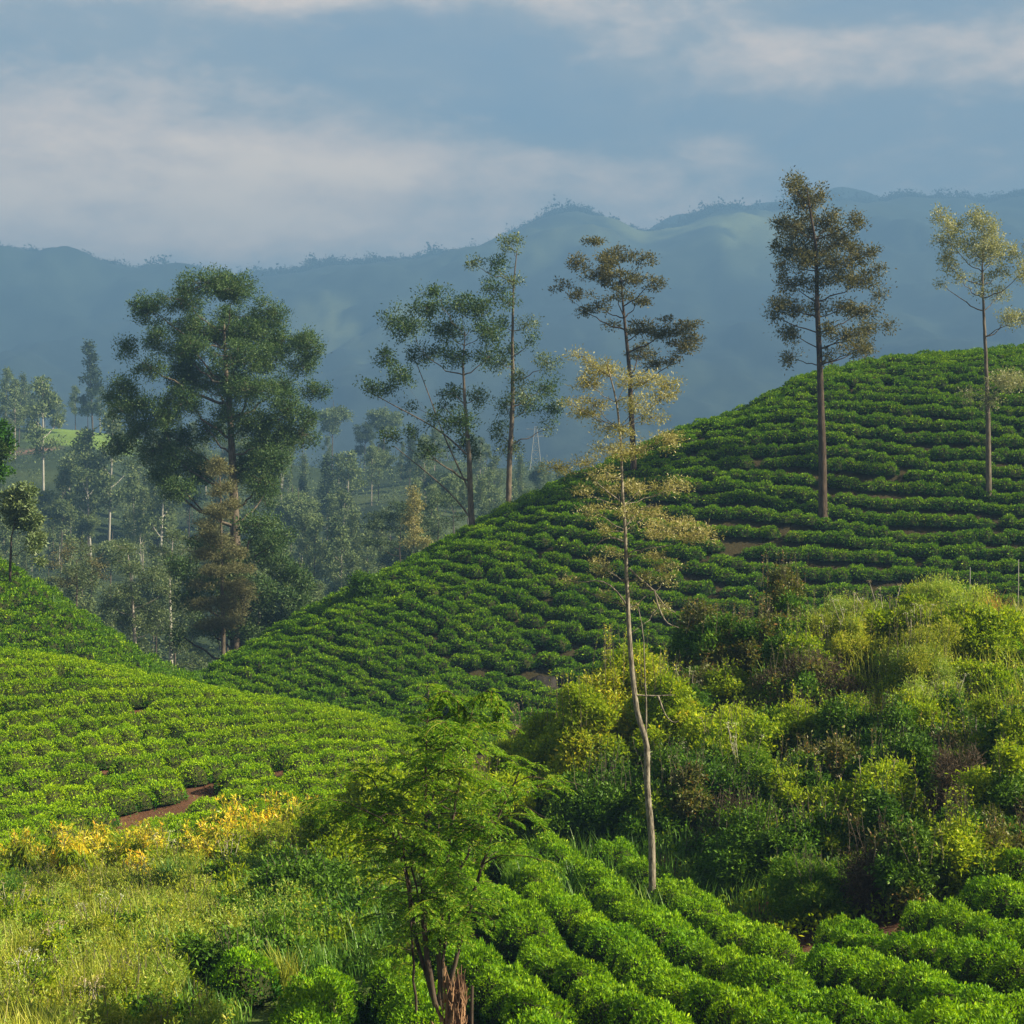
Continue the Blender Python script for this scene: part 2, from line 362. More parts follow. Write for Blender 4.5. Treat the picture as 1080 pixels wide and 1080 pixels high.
pxs = np.r_[np.linspace(-1800, -320, 50)[:-1], np.arange(-320, 1401, 5.5), np.linspace(1400, 2900, 50)[1:]]
ys = [6.0]
while ys[-1] < 5150: ys.append(ys[-1] * 1.0085)
ys = np.array(ys)
PX, YY = np.meshgrid(pxs, ys)
XX = (PX - 540) / F * YY
ZZ = ground(XX, YY)
nv, nu = XX.shape
i = np.arange(nv - 1)[:, None] * nu; j = np.arange(nu - 1)[None]
tq = np.stack([i + j, i + j + 1, i + nu + j + 1, i + nu + j], -1).reshape(-1, 4)
XR, YR = XX, YY
YY = S_inv(YR); XX = XR * YY / YR      # cover is laid out in the control distances
# ground cover colours, by where things grow (real base colours, no shading)
soil = np.array([.11, .055, .032]); grass_c = np.array([.075, .11, .022]); teafar = np.array([.028, .030, .012])
wood = np.array([.035, .055, .022]); mount = np.array([.018, .028, .018]); clear = np.array([.17, .26, .05]); drygr = np.array([.17, .16, .06]); under = np.array([.03, .032, .014])
shp = XX.shape + (3,)
C = np.broadcast_to(soil, shp).copy()
def blend(mask, c):
    global C
    C = C * (1 - mask[..., None]) + np.asarray(c) * mask[..., None]
ss = lambda x, a, b: (lambda t: t * t * (3 - 2 * t))(np.clip((x - a) / (b - a), 0, 1))
nz_ = fbm(XX / 4, YY / 4, 4, 31)
meadow_m = ss(470 - PX + nz_ * 40, 0, 60) * ss(53.0 - YY + nz_, 0, 1.5)
blend(meadow_m, grass_c)
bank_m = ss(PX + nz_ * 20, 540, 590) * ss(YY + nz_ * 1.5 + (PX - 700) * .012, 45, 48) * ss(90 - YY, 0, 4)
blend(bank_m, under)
tea_m = ss(YY, 84, 95) * ss(190 - YY, 0, 20)
blend(tea_m * .85, teafar)
blend(ss(YY, 160, 190), wood)
blend(ss(YY, 285, 300) * ss(fbm(XX / 30, YY / 12, 3, 41), .1, .5) * ss(420 - YY, 0, 50) * .7, (.08, .105, .035))
cl = ss(YY + fbm(XX / 9, YY / 9, 3, 44) * 4, 404, 410) * ss(470 - YY, 0, 8) * ss(PX + nz_ * 14, 28, 44) * ss(150 - PX + nz_ * 20, 0, 20)
blend(cl, clear)
blend(ss(YY, 398, 401) * ss(407 - YY, 0, 4) * ss(70 - PX, 0, 20), (.30, .18, .13))
blend(ss(YY, 425, 432) * ss(470 - YY, 0, 8) * ss(PX, 470, 500) * ss(640 - PX, 0, 20) * .8, (.2, .26, .07))
blend(ss(YY, 245, 255) * ss(290 - YY, 0, 8) * ss(PX, 330, 360) * ss(560 - PX, 0, 30) * ss(fbm(XX / 20, YY / 6, 2, 47), -.5, .1) * .8, (.14, .22, .05))
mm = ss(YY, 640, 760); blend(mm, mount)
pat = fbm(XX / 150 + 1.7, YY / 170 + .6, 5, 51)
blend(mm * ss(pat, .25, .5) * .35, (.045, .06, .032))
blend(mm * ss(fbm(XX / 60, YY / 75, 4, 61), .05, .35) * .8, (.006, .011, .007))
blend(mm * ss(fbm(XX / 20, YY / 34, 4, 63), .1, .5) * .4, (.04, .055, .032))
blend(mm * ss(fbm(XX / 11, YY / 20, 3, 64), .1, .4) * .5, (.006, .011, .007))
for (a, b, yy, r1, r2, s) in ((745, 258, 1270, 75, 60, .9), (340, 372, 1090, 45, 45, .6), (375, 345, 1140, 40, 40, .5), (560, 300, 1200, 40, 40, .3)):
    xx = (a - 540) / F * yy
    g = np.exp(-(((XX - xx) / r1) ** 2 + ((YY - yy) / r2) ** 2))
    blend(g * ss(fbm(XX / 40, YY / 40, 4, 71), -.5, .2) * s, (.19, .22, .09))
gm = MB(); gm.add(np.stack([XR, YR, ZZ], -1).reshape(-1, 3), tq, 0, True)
ground_mat = bpy.data.materials.new('ground_cover'); ground_mat.use_nodes = True; t = ground_mat.node_tree
b = t.nodes['Principled BSDF']; b.inputs['Roughness'].default_value = .95; b.inputs['Specular IOR Level'].default_value = .1
ca = N(t, 'ShaderNodeVertexColor', layer_name='cover')
g1 = N(t, 'ShaderNodeNewGeometry')
nzn = N(t, 'ShaderNodeTexNoise'); nzn.inputs['Scale'].default_value = 3.0; nzn.inputs['Detail'].default_value = 8; nzn.inputs['Roughness'].default_value = .7
t.links.new(g1.outputs['Position'], nzn.inputs['Vector'])
nzf = N(t, 'ShaderNodeTexNoise'); nzf.inputs['Scale'].default_value = .09; nzf.inputs['Detail'].default_value = 9; nzf.inputs['Roughness'].default_value = .72
t.links.new(g1.outputs['Position'], nzf.inputs['Vector'])
v = math_node(t, 'MULTIPLY', math_node(t, 'ADD', .45, nzn.outputs['Fac']), math_node(t, 'ADD', .35, math_node(t, 'MULTIPLY', nzf.outputs['Fac'], 1.3)))
hs = N(t, 'ShaderNodeHueSaturation'); t.links.new(ca.outputs[0], hs.inputs['Color']); t.links.new(v, hs.inputs['Value'])
t.links.new(hs.outputs[0], b.inputs['Base Color'])
bp = N(t, 'ShaderNodeBump'); bp.inputs['Strength'].default_value = .8; bp.inputs['Distance'].default_value = .12
t.links.new(nzn.outputs['Fac'], bp.inputs['Height']); t.links.new(bp.outputs[0], b.inputs['Normal'])
gme = gm.mesh('ground', [ground_mat])
att = gme.color_attributes.new('cover', 'FLOAT_COLOR', 'POINT')
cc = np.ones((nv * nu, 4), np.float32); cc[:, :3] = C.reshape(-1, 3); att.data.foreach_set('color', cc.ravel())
tag(link('ground', gme), kind='structure')

# haze over the valley
def box_mesh(name, lo, hi, mats):
    (x0, y0, z0), (x1, y1, z1) = lo, hi
    v = [(x0, y0, z0), (x1, y0, z0), (x1, y1, z0), (x0, y1, z0), (x0, y0, z1), (x1, y0, z1), (x1, y1, z1), (x0, y1, z1)]
    q = [(0, 3, 2, 1), (4, 5, 6, 7), (0, 1, 5, 4), (1, 2, 6, 5), (2, 3, 7, 6), (3, 0, 4, 7)]
    m = MB(); m.add(v, q); return m.mesh(name, mats)
hz = bpy.data.materials.new('blue_air'); hz.use_nodes = True; t = hz.node_tree; t.nodes.clear()
o_ = N(t, 'ShaderNodeOutputMaterial'); pv = N(t, 'ShaderNodeVolumePrincipled')
HAZE_DENSITY = 0.00043
pv.inputs['Color'].default_value = (.182, .365, .655, 1); pv.inputs['Density'].default_value = HAZE_DENSITY
pv.inputs['Anisotropy'].default_value = 0.0
t.links.new(pv.outputs[0], o_.inputs['Volume'])
hb = link('haze', box_mesh('haze', (-6700, -60, -80), (6700, 5300, 800), [hz])); tag(hb, kind='stuff')

# ------------------------------------------------------------------ tea bushes
def tea_mesh(seed, n, leaf, mats=(0, 1, 2)):
    r = np.random.default_rng(seed); m = MB()
    ph = r.uniform(0, 6.28, 6)
    def rad(a): return 1 + .09 * np.sin(2 * a + ph[0]) + .08 * np.sin(3 * a + ph[1]) + .05 * np.sin(5 * a + ph[2])
    def top(x, y):
        rr = np.hypot(x, y) / rad(np.arctan2(y, x))
        base_ = .80 * np.sqrt(np.clip(1 - np.clip(rr, 0, 1) ** 3.2, 0, 1))
        return base_ * (1 + .06 * np.sin(5 * x + ph[3]) + .06 * np.sin(6 * y + ph[4])) + .02
    # leaves over the plucking table and the sides
    q = r.uniform(0, 1, n) ** .5; a = r.uniform(0, 6.283, n)
    q = np.where(r.random(n) < .34, r.uniform(.88, 1.0, n), q)
    x = q * rad(a) * np.cos(a); y = q * rad(a) * np.sin(a); z = top(x, y)
    side = q > .9
    z = np.where(side, z * r.uniform(.32, 1.0, n) + .05, z)
    x *= .62; y *= .62
    out = np.stack([np.cos(a) * q, np.sin(a) * q, np.zeros(n)], 1)
    lump = .035 * np.sin(14 * x + ph[0]) * np.sin(13 * y + ph[1])
    P = np.stack([x, y, z + lump], 1) + r.normal(size=(n, 3)) * [.02, .02, .022]
    A = out * .9 + r.normal(size=(n, 3)) * .55 + [0, 0, .55]
    L = leaf * r.uniform(.6, 1.3, n)
    old_shade = side & (z < .86 * top(x / .62, y / .62) + .0) & (r.random(n) < .85) | side & (P[:, 2] < .55) | (r.random(n) < .08)  # side leaves take the dark colour, painting shade under the lit top
    leaves(m, P[~old_shade], A[~old_shade], L[~old_shade], .46, .55, mats[0], r)
    leaves(m, P[old_shade], A[old_shade], L[old_shade] * 1.05, .46, .4, mats[1], r)
    # upright young shoots
    k = n // 9; s = r.integers(0, n, k); up = P[s] + [0, 0, .0]
    leaves(m, up, r.normal(size=(k, 3)) * .35 + [0, 0, 1], leaf * 1.25, .28, .1, mats[0], r)
    # solid dark core in place of inner twigs, added to block light
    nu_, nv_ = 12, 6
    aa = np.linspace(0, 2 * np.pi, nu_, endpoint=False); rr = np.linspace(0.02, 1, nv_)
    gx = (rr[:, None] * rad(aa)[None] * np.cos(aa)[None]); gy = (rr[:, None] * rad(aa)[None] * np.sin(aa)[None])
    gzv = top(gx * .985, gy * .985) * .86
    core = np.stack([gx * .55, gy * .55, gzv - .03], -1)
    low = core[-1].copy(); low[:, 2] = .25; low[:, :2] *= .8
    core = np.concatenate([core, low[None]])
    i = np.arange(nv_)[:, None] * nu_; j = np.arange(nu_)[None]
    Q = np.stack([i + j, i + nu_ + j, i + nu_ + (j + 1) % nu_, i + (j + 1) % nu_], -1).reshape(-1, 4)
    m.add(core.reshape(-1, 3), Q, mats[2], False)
    return m
def stem_mesh(seed, k=7, r0=.018):
    r = np.random.default_rng(seed + 500); m = MB()
    for _ in range(k):
        a = r.uniform(0, 6.283); e = np.array([math.cos(a) * r.uniform(.15, .42), math.sin(a) * r.uniform(.15, .42), .5])
        tube(m, curve_pts((e[0] * .15, e[1] * .15, -.15), e, 4, .0, .02, r), np.linspace(r0, r0 * .5, 4), 4, 0)
    return m

near_v = [tea_mesh(s, 3300, .066).mesh('tea_bush', [TEA, TEA_OLD_SHADE, TEA_CORE]) for s in range(6)]
mid_b = [tea_mesh(20 + s, 1500, .085) for s in range(7)]
mid_v = [m_.mesh('tea_bush', [TEA_SUNLIT, TEA_OLD_SHADE, TEA_CORE]) for m_ in mid_b]
near_st = [stem_mesh(s).mesh('stems', [BARK]) for s in range(3)]
far_v = [tea_mesh(40 + s, 520, .15) for s in range(8)]

def slope_tilt(X, Y):
    e = .5
    gx = (gz(X + e, Y) - gz(X - e, Y)) / (2 * e); gy = (gz(X, Y + e) - gz(X, Y - e)) / (2 * e)
    return gx, gy
bush_no = 0
def place_bush(X, Y, ang, variants, label, group, sx, sy, sz):
    global bush_no
    me = variants[RNG.integers(len(variants))]
    gx, gy = slope_tilt(X, Y)
    o = link('tea_bush', me, None, (X, Y, gz(X, Y) - .03))
    nrm = Vector((-gx * .55, -gy * .55, 1)).normalized()
    qt = Vector((0, 0, 1)).rotation_difference(nrm)
    from mathutils import Euler
    o.rotation_euler = (qt @ Euler((0, 0, ang)).to_quaternion()).to_euler()
    o.scale = (sx, sy, sz)
    tag(o, label, 'tea bush', group)
    s = link('stems', near_st[bush_no % 3], o)
    bush_no += 1
    return o

def rows(h, x0, x1, k0, k1, spacing, pitch, rng, jit=.09, wob=.25, kw=.9):
    """bush positions along the row lines Y = k*spacing + h(X)"""
    out = []
    for k in range(k0, k1):
        X = x0 + rng.uniform(0, pitch)
        while X < x1:
            dh = (h(X + .05) - h(X - .05)) / .1
            Y = k * spacing + h(X) + rng.normal() * jit + wob * math.sin(X * .35 + k * kw)
            out.append((X + rng.normal() * .05, Y, math.atan(dh), k))
            X += pitch * rng.uniform(.88, 1.15) / math.sqrt(1 + dh * dh)
    return out
sp = lambda x: np.log1p(np.exp(np.clip(x, -30, 30)))

# left slope (hill A)
hA = lambda X: -.80 * 2.2 * sp((-6.0 - X) / 2.2) - .25 * 2 * sp((X + 4.0) / 2)
rA = np.random.default_rng(3)
A_b = []
for (X, Y, an, k) in rows(hA, -24, -1.0, 26, 44, 2.08, .80, rA, .035, .25, .12):
    px = 540 + F * X / Y; z = gz(X, Y); py = 540 - F * (z + .8) / Y
    if px < -45 or px > 470: continue
    crestY = float(np.interp(px, RINGS[5][0], RINGS[5][1]))
    if Y > crestY + 3.0: continue
    low = np.interp(px, [0, 150, 330, 470], [892, 880, 872, 866])
    if py > low: continue
    ps = py + .35 * (px - 150)      # the open strip of red earth under one row
    if 62 < px < 240 and 834 < ps < 862: continue
    if rA.random() < .025: continue
    A_b.append((X, Y, an, px, py))
# foreground rows (F)
hF = lambda Y: -.22 * (Y - 28)
rF = np.random.default_rng(5)
F_b = []
for k in range(-9, 14):
    Y = 23.5 + rF.uniform(0, 1)
    while Y < 47:
        tilt = -.22 if k > -2 else -.05
        X = k * 1.6 + .3 + tilt * (Y - 28) + .14 * math.sin(Y * .7 + k) + rF.normal() * .05
        px = 540 + F * X / Y; py = 540 - F * (gz(X, Y) + .8) / Y
        far = np.interp(px, [250, 440, 450, 540, 620, 700, 760, 850, 930, 1000, 1080, 1150], [33.5, 31, 43, 47, 50, 46.5, 42, 38, 36.6, 38, 39.8, 41])
        if 428 < px < 506 and Y < 27.6: Y += .5; continue
        if Y < far and 255 < px < 1150 and not (px > 1120 and Y < 25) and py < 1180:
            F_b.append((X, Y, math.atan2(1, tilt), px, py))
        Y += .98 * rF.uniform(.9, 1.12)
# a few at the right edge of the bank
for (px, Y) in ((1064, 56), (1082, 54), (1058, 53.2), (1078, 57.5), (1096, 55.5), (1074, 51.5), (1092, 52.3), (1045, 58), (1066, 59.5)):
    X = (px - 540) / F * Y; F_b.append((X, Y, .2, px, 999))
print('tea A', len(A_b), 'F', len(F_b))
A_b.sort(key=lambda b: b[1]); left_over = A_b[max(0, 300 - len(F_b)):]; A_b = A_b[:max(0, 300 - len(F_b))]
for (X, Y, an, px, py) in F_b:
    if py == 999:
        lb, gr = 'sunlit tea bush in the small patch at the top right of the shrubby bank', 'tea bushes at the right edge of the bank'
    elif px < 445 and Y < 34:
        lb, gr = 'bright green tea bush in the short rows left of the broken trunk', 'tea bushes left of the broken trunk'
    elif Y > 38:
        lb, gr = 'green tea bush in the upper foreground rows, by the foot of the thin tree', 'tea bushes round the thin tree'
    elif px < 740:
        lb, gr = 'light green tea bush in the foreground rows right of the broken trunk', 'tea bushes in the middle foreground rows'
    else:
        lb, gr = 'lush bright green tea bush in the foreground rows below the dark bank', 'tea bushes in the foreground rows below the bank'
    s = RNG.uniform(.92, 1.16)
    place_bush(X, Y, an, near_v, lb, gr, 1.08 * s, .90 * s, RNG.uniform(.85, 1.1))
for (X, Y, an, px, py) in A_b:
    if py > 840: lb, gr = 'darker tea bush low on the left slope, below the strip of red earth', 'tea bushes low on the left slope'
    elif py > 770: lb, gr = 'bright pruned tea bush in the sunny middle rows of the left slope', 'tea bushes on the middle of the left slope'
    else: lb, gr = 'small sunlit tea bush near the rounded crest of the left slope', 'tea bushes near the crest of the left slope'
    s = RNG.uniform(.94, 1.08)
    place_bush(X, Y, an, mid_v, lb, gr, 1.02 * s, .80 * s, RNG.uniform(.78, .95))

# far hills: more than can be told apart, one mass
rH = np.random.default_rng(9)
teaM = MB()
hH = lambda X: 4.0 * sp((3.0 - X) / 4.0) - .10 * X
cnt = 0
def occl(px): return np.interp(px, [-100, 0, 130, 210, 300, 430, 470, 560, 640, 720, 800, 900, 1080, 1200], [690, 700, 730, 750, 770, 800, 830, 830, 800, 760, 730, 720, 720, 720])
for (X, Y, an, k) in rows(hH, -22, 44, 54, 124, 1.43, .88, rH):
    px = 540 + F * X / Y
    if px < 190 or px > 1330: continue
    y0 = float(np.interp(px, RINGS[7][0], RINGS[7][1])); y1 = float(np.interp(px, RINGS[8][0], RINGS[8][1]))
    if Y < y0 - 4 or Y > y1 + 3: continue
    z = gz(X, Y); py = 540 - F * (z + .8) / Y
    if py > occl(px) + 25: continue
    if ((px - 568) / 22) ** 2 + ((py - 702) / 16) ** 2 < 1: continue
    if ((px - 905) / 16) ** 2 + ((py - 606) / 8) ** 2 < 1: continue
    if rH.random() < .045: continue
    s = rH.uniform(.85, 1.2)
    teaM.merge(far_v[rH.integers(8)], an + rH.normal() * .15, (X, Y, z - .05), (1.12 * s, .84 * s, rH.uniform(.72, 1.1))); cnt += 1
# dark hill on the left
hL = lambda X: -.45 * (X + 26)
for (X, Y, an, k) in rows(hL, -38, -15, 58, 80, 1.5, 1.1, rH):
    px = 540 + F * X / Y
    if px < -60 or px > 200 or Y > float(np.interp(px, RINGS[8][0], RINGS[8][1])) + 2 or Y < 97: continue
    z = gz(X, Y); py = 540 - F * (z + .8) / Y
    if py > occl(px) + 20: continue
    s = rH.uniform(.9, 1.3)
    teaM.merge(far_v[rH.integers(8)], an, (X, Y, z - .05), (1.15 * s, 1.05 * s, rH.uniform(.8, 1.2))); cnt += 1
for (X, Y, an, px, py) in left_over:
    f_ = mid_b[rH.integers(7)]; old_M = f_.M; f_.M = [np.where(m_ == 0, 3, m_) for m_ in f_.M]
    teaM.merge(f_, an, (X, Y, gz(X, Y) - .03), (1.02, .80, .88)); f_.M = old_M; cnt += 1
tag(link('tea_bushes', teaM.mesh('tea_bushes', [TEA_DEEP, TEA_OLD_SHADE, TEA_CORE, TEA_SUNLIT])), 'rows of clipped tea bushes covering the far hillsides', 'tea plantation', None, 'stuff')
print('tea far', cnt, 'left over', len(left_over))

# ------------------------------------------------------------------ trees shaped after the photograph
def crown_leaves(m, centres, radii, s, per, leaf, rng, wid=.45, up=.4, mats=(0,), flat=.55, droop=0., cover=2.2, thin=1.0, twigs=None, hang=0.0):
    """leaf sprays: every clump is filled with small sprays, every spray with leaves"""
    tips = []
    for c, (rx, ry, rz) in zip(centres, radii):
        n = max(3, int(np.pi * rx * rz / (s * s) * cover * thin * 1.5))
        d = unit(rng.normal(size=(n, 3))) * (rng.random((n, 1)) ** .42)
        sub = c + d * [rx, ry, rz]
        tips.append(sub)
        k = int(per * 1.45)
        P = np.repeat(sub, k, 0)
        sc = np.repeat(rng.uniform(.55, 1.25, n), k)[:, None]
        off = rng.normal(size=(n * k, 3)) * [s * .42, s * .42, s * .42 * flat] * sc
        P = P + off; P[:, 2] -= hang * np.abs(off[:, 0]) * 1.0
        A = unit(off + 1e-6) * .8 + rng.normal(size=P.shape) * .6 + [0, 0, .15 - droop]
        mi = rng.integers(0, len(mats))
        leaves(m, P, A, leaf * 1.12 * rng.uniform(.6, 1.35, len(P)), wid, up, mats[mi], rng, droop * .3)
    return tips

def px_tree(name, label, cat, Y, trunk, r0, clumps, s=.75, per=42, leaf=.17, mats=(GUM,), bark=BARK, depth=.6, seed=1, rise=.75,
            limb=.34, twig=True, wid=.45, up=.4, flat=.55, droop=0., thin=1.0, r_top=.12, sink=.5, group=None, dead=(), hang=0.0, topk=8, minr=0.0, fat=1.2):
    rng = np.random.default_rng(seed)
    bx = trunk[0][0]; X = (bx - 540) / F * Y
    zb = min(gz(X, Y), (540 - trunk[0][1]) / F * Y)
    base = np.array([X, Y, zb])
    tr = np.array([W(a, b_, Y) for a, b_ in trunk])
    if tr[0, 2] > zb + .05: tr = np.vstack([base, tr])
    NT = 44
    tr = resample(tr, NT) - base
    tr[1:, 1] += np.cumsum(rng.normal(size=NT - 1)) * .02 * (Y / 130)
    tr[1:, 0] += np.cumsum(rng.normal(size=NT - 1)) * .006 * (Y / 130)
    tr[0, 2] -= sink
    root = link(name, None, None, base); tag(root, label, cat, group)
    tm = MB(); H = tr[-1, 2]
    f = np.linspace(0, 1, NT); rad = r0 * ((1 - f) ** .85 * (1 - r_top) + r_top); rad[0] *= 1.35; rad[1] *= 1.12
    tube(tm, tr, rad, topk)
    cs, rs = [], []
    xs = np.array([c[0] for c in clumps]); R = max(1.0, (xs.max() - xs.min()) / 2) / F * Y; cx = (xs.max() + xs.min()) / 2
    for (a, b_, rx, ry) in clumps:
        c = W(a, b_, Y) - base
        lim = math.sqrt(max(.05, 1 - ((a - cx) / F * Y / (R * 1.05)) ** 2)) * R * depth
        c[1] += rng.uniform(-lim, lim)
        cs.append(c); rs.append((rx * fat / F * Y, max(rx, ry) * fat / F * Y * .9, ry * fat / F * Y))
    # order: nodes already in the tree, every clump grows from the best of them
    nodes = [(p, r_) for p, r_ in zip(tr[8::2], rad[8::2])]
    order = np.argsort([np.min(np.linalg.norm(tr - c, axis=1)) for c in cs])
    for q in order:
        c = cs[q]; best = None
        for (p, r_) in nodes:
            d = c - p; L = np.linalg.norm(d); h = np.linalg.norm(d[:2])
            if L < .05: L = .05
            cost = L * (1 + 1.6 * max(0, rise * .6 - d[2] / L)) + .02 * H / (r_ / r0 + .1)
            if best is None or cost < best[0]: best = (cost, p, r_, L)
        _, p, r_, L = best
        r1 = min(r_ * .62, max(minr, r0 * limb * (.22 + .5 * min(1, L / (H * .35)))))
        pts = curve_pts(p, c + [0, 0, rs[q][2] * .1], 8, -L * .10 * rise, L * .018, rng)
        rr = np.linspace(r1, max(minr * .6, r1 * .35), 8)
        tube(tm, pts, rr, 5)
        for u in (3, 5, 7): nodes.append((pts[u], rr[u]))
    cm = MB()
    tips = crown_leaves(cm, cs, rs, s, per, leaf, rng, wid, up, range(len(mats)), flat, droop, 2.2, thin, None, hang)
    if twig:
        for c, tp in zip(cs, tips):
            for e in tp[::2 if len(tp) > 14 else 1]:
                tube(tm, curve_pts(c, e, 4, 0, np.linalg.norm(e - c) * .06, rng), np.linspace(max(minr * .5, r0 * .05), max(minr * .3, r0 * .02), 4), 3)
    for path in dead:                 # bare pale side branches
        tube(tm, resample(np.array([W(a, b_, Y) - base for a, b_ in path]) + [0, 0, 0], 9), np.linspace(r0 * .28, r0 * .1, 9), 5)
    link('trunk', tm.mesh('trunk', [bark]), root)
    link('crown', cm.mesh('crown', list(mats)), root)
    return root

T1 = [(230,306,28,12),(256,311,20,12),(193,318,20,10),(165,330,18,12),(158,354,12,12),(283,328,16,12),(206,345,24,12),(235,350,22,12),(268,352,26,14),(292,357,12,12),(314,355,12,10),(326,369,14,12),(316,386,12,10),(141,371,8,10),(160,388,14,9),(187,371,16,16),(189,395,18,16),(114,417,9,7),(136,412,14,10),(131,434,12,8),(155,429,15,9),(220,398,26,12),(259,381,26,14),(288,383,16,12),(254,410,22,10),(273,415,22,12),(293,405,14,10),(331,412,13,8),(307,432,18,14),(317,458,15,12),(329,441,7,7),(124,470,12,8),(153,453,16,12),(179,439,18,12),(203,424,18,12),(163,475,16,12),(184,463,14,12),(191,485,20,12),(208,497,16,14),(179,504,12,10),(196,516,14,10),(264,446,26,12),(288,463,20,14),(268,477,18,14),(297,487,16,12),(283,506,14,14),(259,497,14,14),(273,521,12,12),(158,497,6,8),(215,453,14,10),(212,372,16,10),(240,330,20,8),(232,432,14,9)]
px_tree('gum_tree', 'huge dark green gum tree with a rounded spreading crown at the valley edge', 'tree', 150,
        [(250,692),(249,620),(248,560),(246,500),(243,440),(238,390),(236,340)], .62, T1, s=.66, per=58, leaf=.155, mats=(GUM,), bark=BARK, seed=11, limb=.42, flat=.9, fat=1.32)
T2 = [(416,335,14,10),(449,320,16,10),(486,320,22,10),(508,327,14,12),(434,350,16,10),(471,346,20,12),(515,350,18,10),(408,375,10,10),(427,398,14,9),(393,409,11,7),(408,411,10,7),(445,372,16,10),(482,375,14,10),(516,376,12,10),(478,413,12,8),(504,420,10,8),(434,427,5,4),(412,461,9,8),(434,457,8,6),(456,442,8,6),(486,446,14,14),(452,476,12,7),(493,472,14,10),(467,427,6,5),(460,312,14,6)]
px_tree('gum_tree', 'open spreading gum tree on the ridge, its long limbs leaning out to the left', 'tree', 127,
        [(498,563),(495,494),(491,442),(488,387),(490,350)], .24, T2, s=.62, per=36, leaf=.16, mats=(GUM,), bark=BARK, seed=12, limb=.55, thin=1.0, flat=.8,
        dead=([(497,548),(485,530),(462,508),(440,490),(415,470)], [(493,480),(470,458),(440,440),(410,425),(388,412)], [(496,520),(482,490),(466,455),(452,415),(440,385)]))
T3 = [(538,257,10,10),(497,277,9,6),(523,283,12,9),(519,305,14,9),(541,298,8,8),(538,320,10,8),(556,342,10,8),(530,342,8,8),(560,361,7,6),(538,368,12,8),(527,383,10,8),(578,383,12,8),(575,405,16,10),(560,427,14,10),(582,435,10,9),(590,427,6,7),(534,427,10,10),(527,453,12,9),(538,472,14,8),(578,450,6,5),(549,398,8,7),(552,415,12,8)]
px_tree('gum_tree', 'tall slender sparse gum tree on the ridge, its thin tip above the mountain line', 'tree', 131,
        [(536,540),(537,487),(540,427),(540,368),(541,305),(545,264)], .22, T3, s=.6, per=32, leaf=.15, mats=(GUM, GUMPALE), bark=BARK, seed=13, limb=.5, thin=.85, flat=.8)
T4 = [(593,301,10,5),(612,309,12,6),(615,327,10,4),(608,279,10,9),(623,261,9,7),(634,290,20,10),(653,268,18,9),(678,275,9,8),(656,298,20,10),(686,301,10,8),(675,316,12,6),(630,324,12,5),(649,316,12,6),(675,350,18,10),(701,350,20,10),(727,346,12,8),(730,361,10,8),(715,368,14,8),(678,368,14,9),(693,383,12,6),(708,383,8,5),(649,342,7,5),(640,275,12,7)]
px_tree('silky_oak_tree', 'dark olive tree with two flat leaf tiers, standing behind the yellowing thin tree', 'tree', 128,
        [(668,545),(668,490),(666,440),(664,390),(660,350),(657,320),(654,280)], .26, T4, s=.55, per=38, leaf=.16, mats=(OAKDARK,), bark=BARKDK, seed=14, limb=.5, flat=.5, fat=1.1, thin=.8)
T6 = [(844,191,10,10),(831,198,6,8),(847,213,16,14),(863,207,8,10),(831,236,14,12),(856,239,20,14),(879,232,10,14),(901,236,10,8),(834,258,16,12),(863,261,20,12),(888,251,16,12),(828,276,8,6),(847,276,14,10),(879,276,18,10),(904,270,14,10),(916,267,8,6),(926,283,7,6),(834,299,14,10),(860,299,12,10),(888,295,16,10),(913,295,16,9),(822,321,16,9),(841,327,12,8),(866,321,10,8),(891,324,16,8),(916,324,14,10),(926,311,7,7),(815,332,8,4),(838,349,14,8),(872,349,10,8),(894,355,16,8),(916,349,12,8),(938,341,8,5),(897,371,16,7),(834,377,10,6),(872,377,6,6),(910,368,10,7)]
px_tree('silky_oak_tree', 'tall dark conical tree with a long bare reddish trunk on the lit tea hill', 'tree', 122,
        [(868,547),(867,470),(865,400),(862,330),(860,260),(850,195)], .30, T6, s=.52, per=36, leaf=.15, mats=(OAKDARK,), bark=BARKDK, seed=16, limb=.4, rise=.5, thin=.85, flat=1.0, fat=1.15)
T7 = [(992,229,8,8),(997,242,10,8),(992,255,6,6),(1002,258,10,8),(997,271,8,6),(1005,279,9,6),(994,299,7,3),(1007,294,8,5),(1031,227,8,9),(1015,237,8,9),(1036,237,12,10),(1046,245,10,8),(1025,253,10,9),(1041,260,12,9),(1057,255,10,9),(1028,268,10,8),(1049,271,10,8),(1070,263,10,8),(1059,284,10,7),(1075,291,10,8),(1080,279,9,7),(1057,307,9,7),(1038,294,8,6),(1059,336,9,7),(1072,333,12,6),(1084,338,10,6),(1051,403,12,8),(1064,400,12,8),(1044,421,10,7),(1023,418,8,5),(1075,403,8,6),(1031,310,6,4),(1092,265,10,9),(1096,330,9,7)]
px_tree('silky_oak_tree', 'pale yellow-green tree with an airy forked crown at the right edge of the tea hill', 'tree', 124,
        [(1043,529),(1042,450),(1041,400),(1039,350),(1037,318),(1036,280),(1038,240)], .20, T7, s=.48, per=26, leaf=.14, mats=(PALE,), bark=BARK, seed=17, limb=.5, thin=.9, rise=.9, flat=1.0)
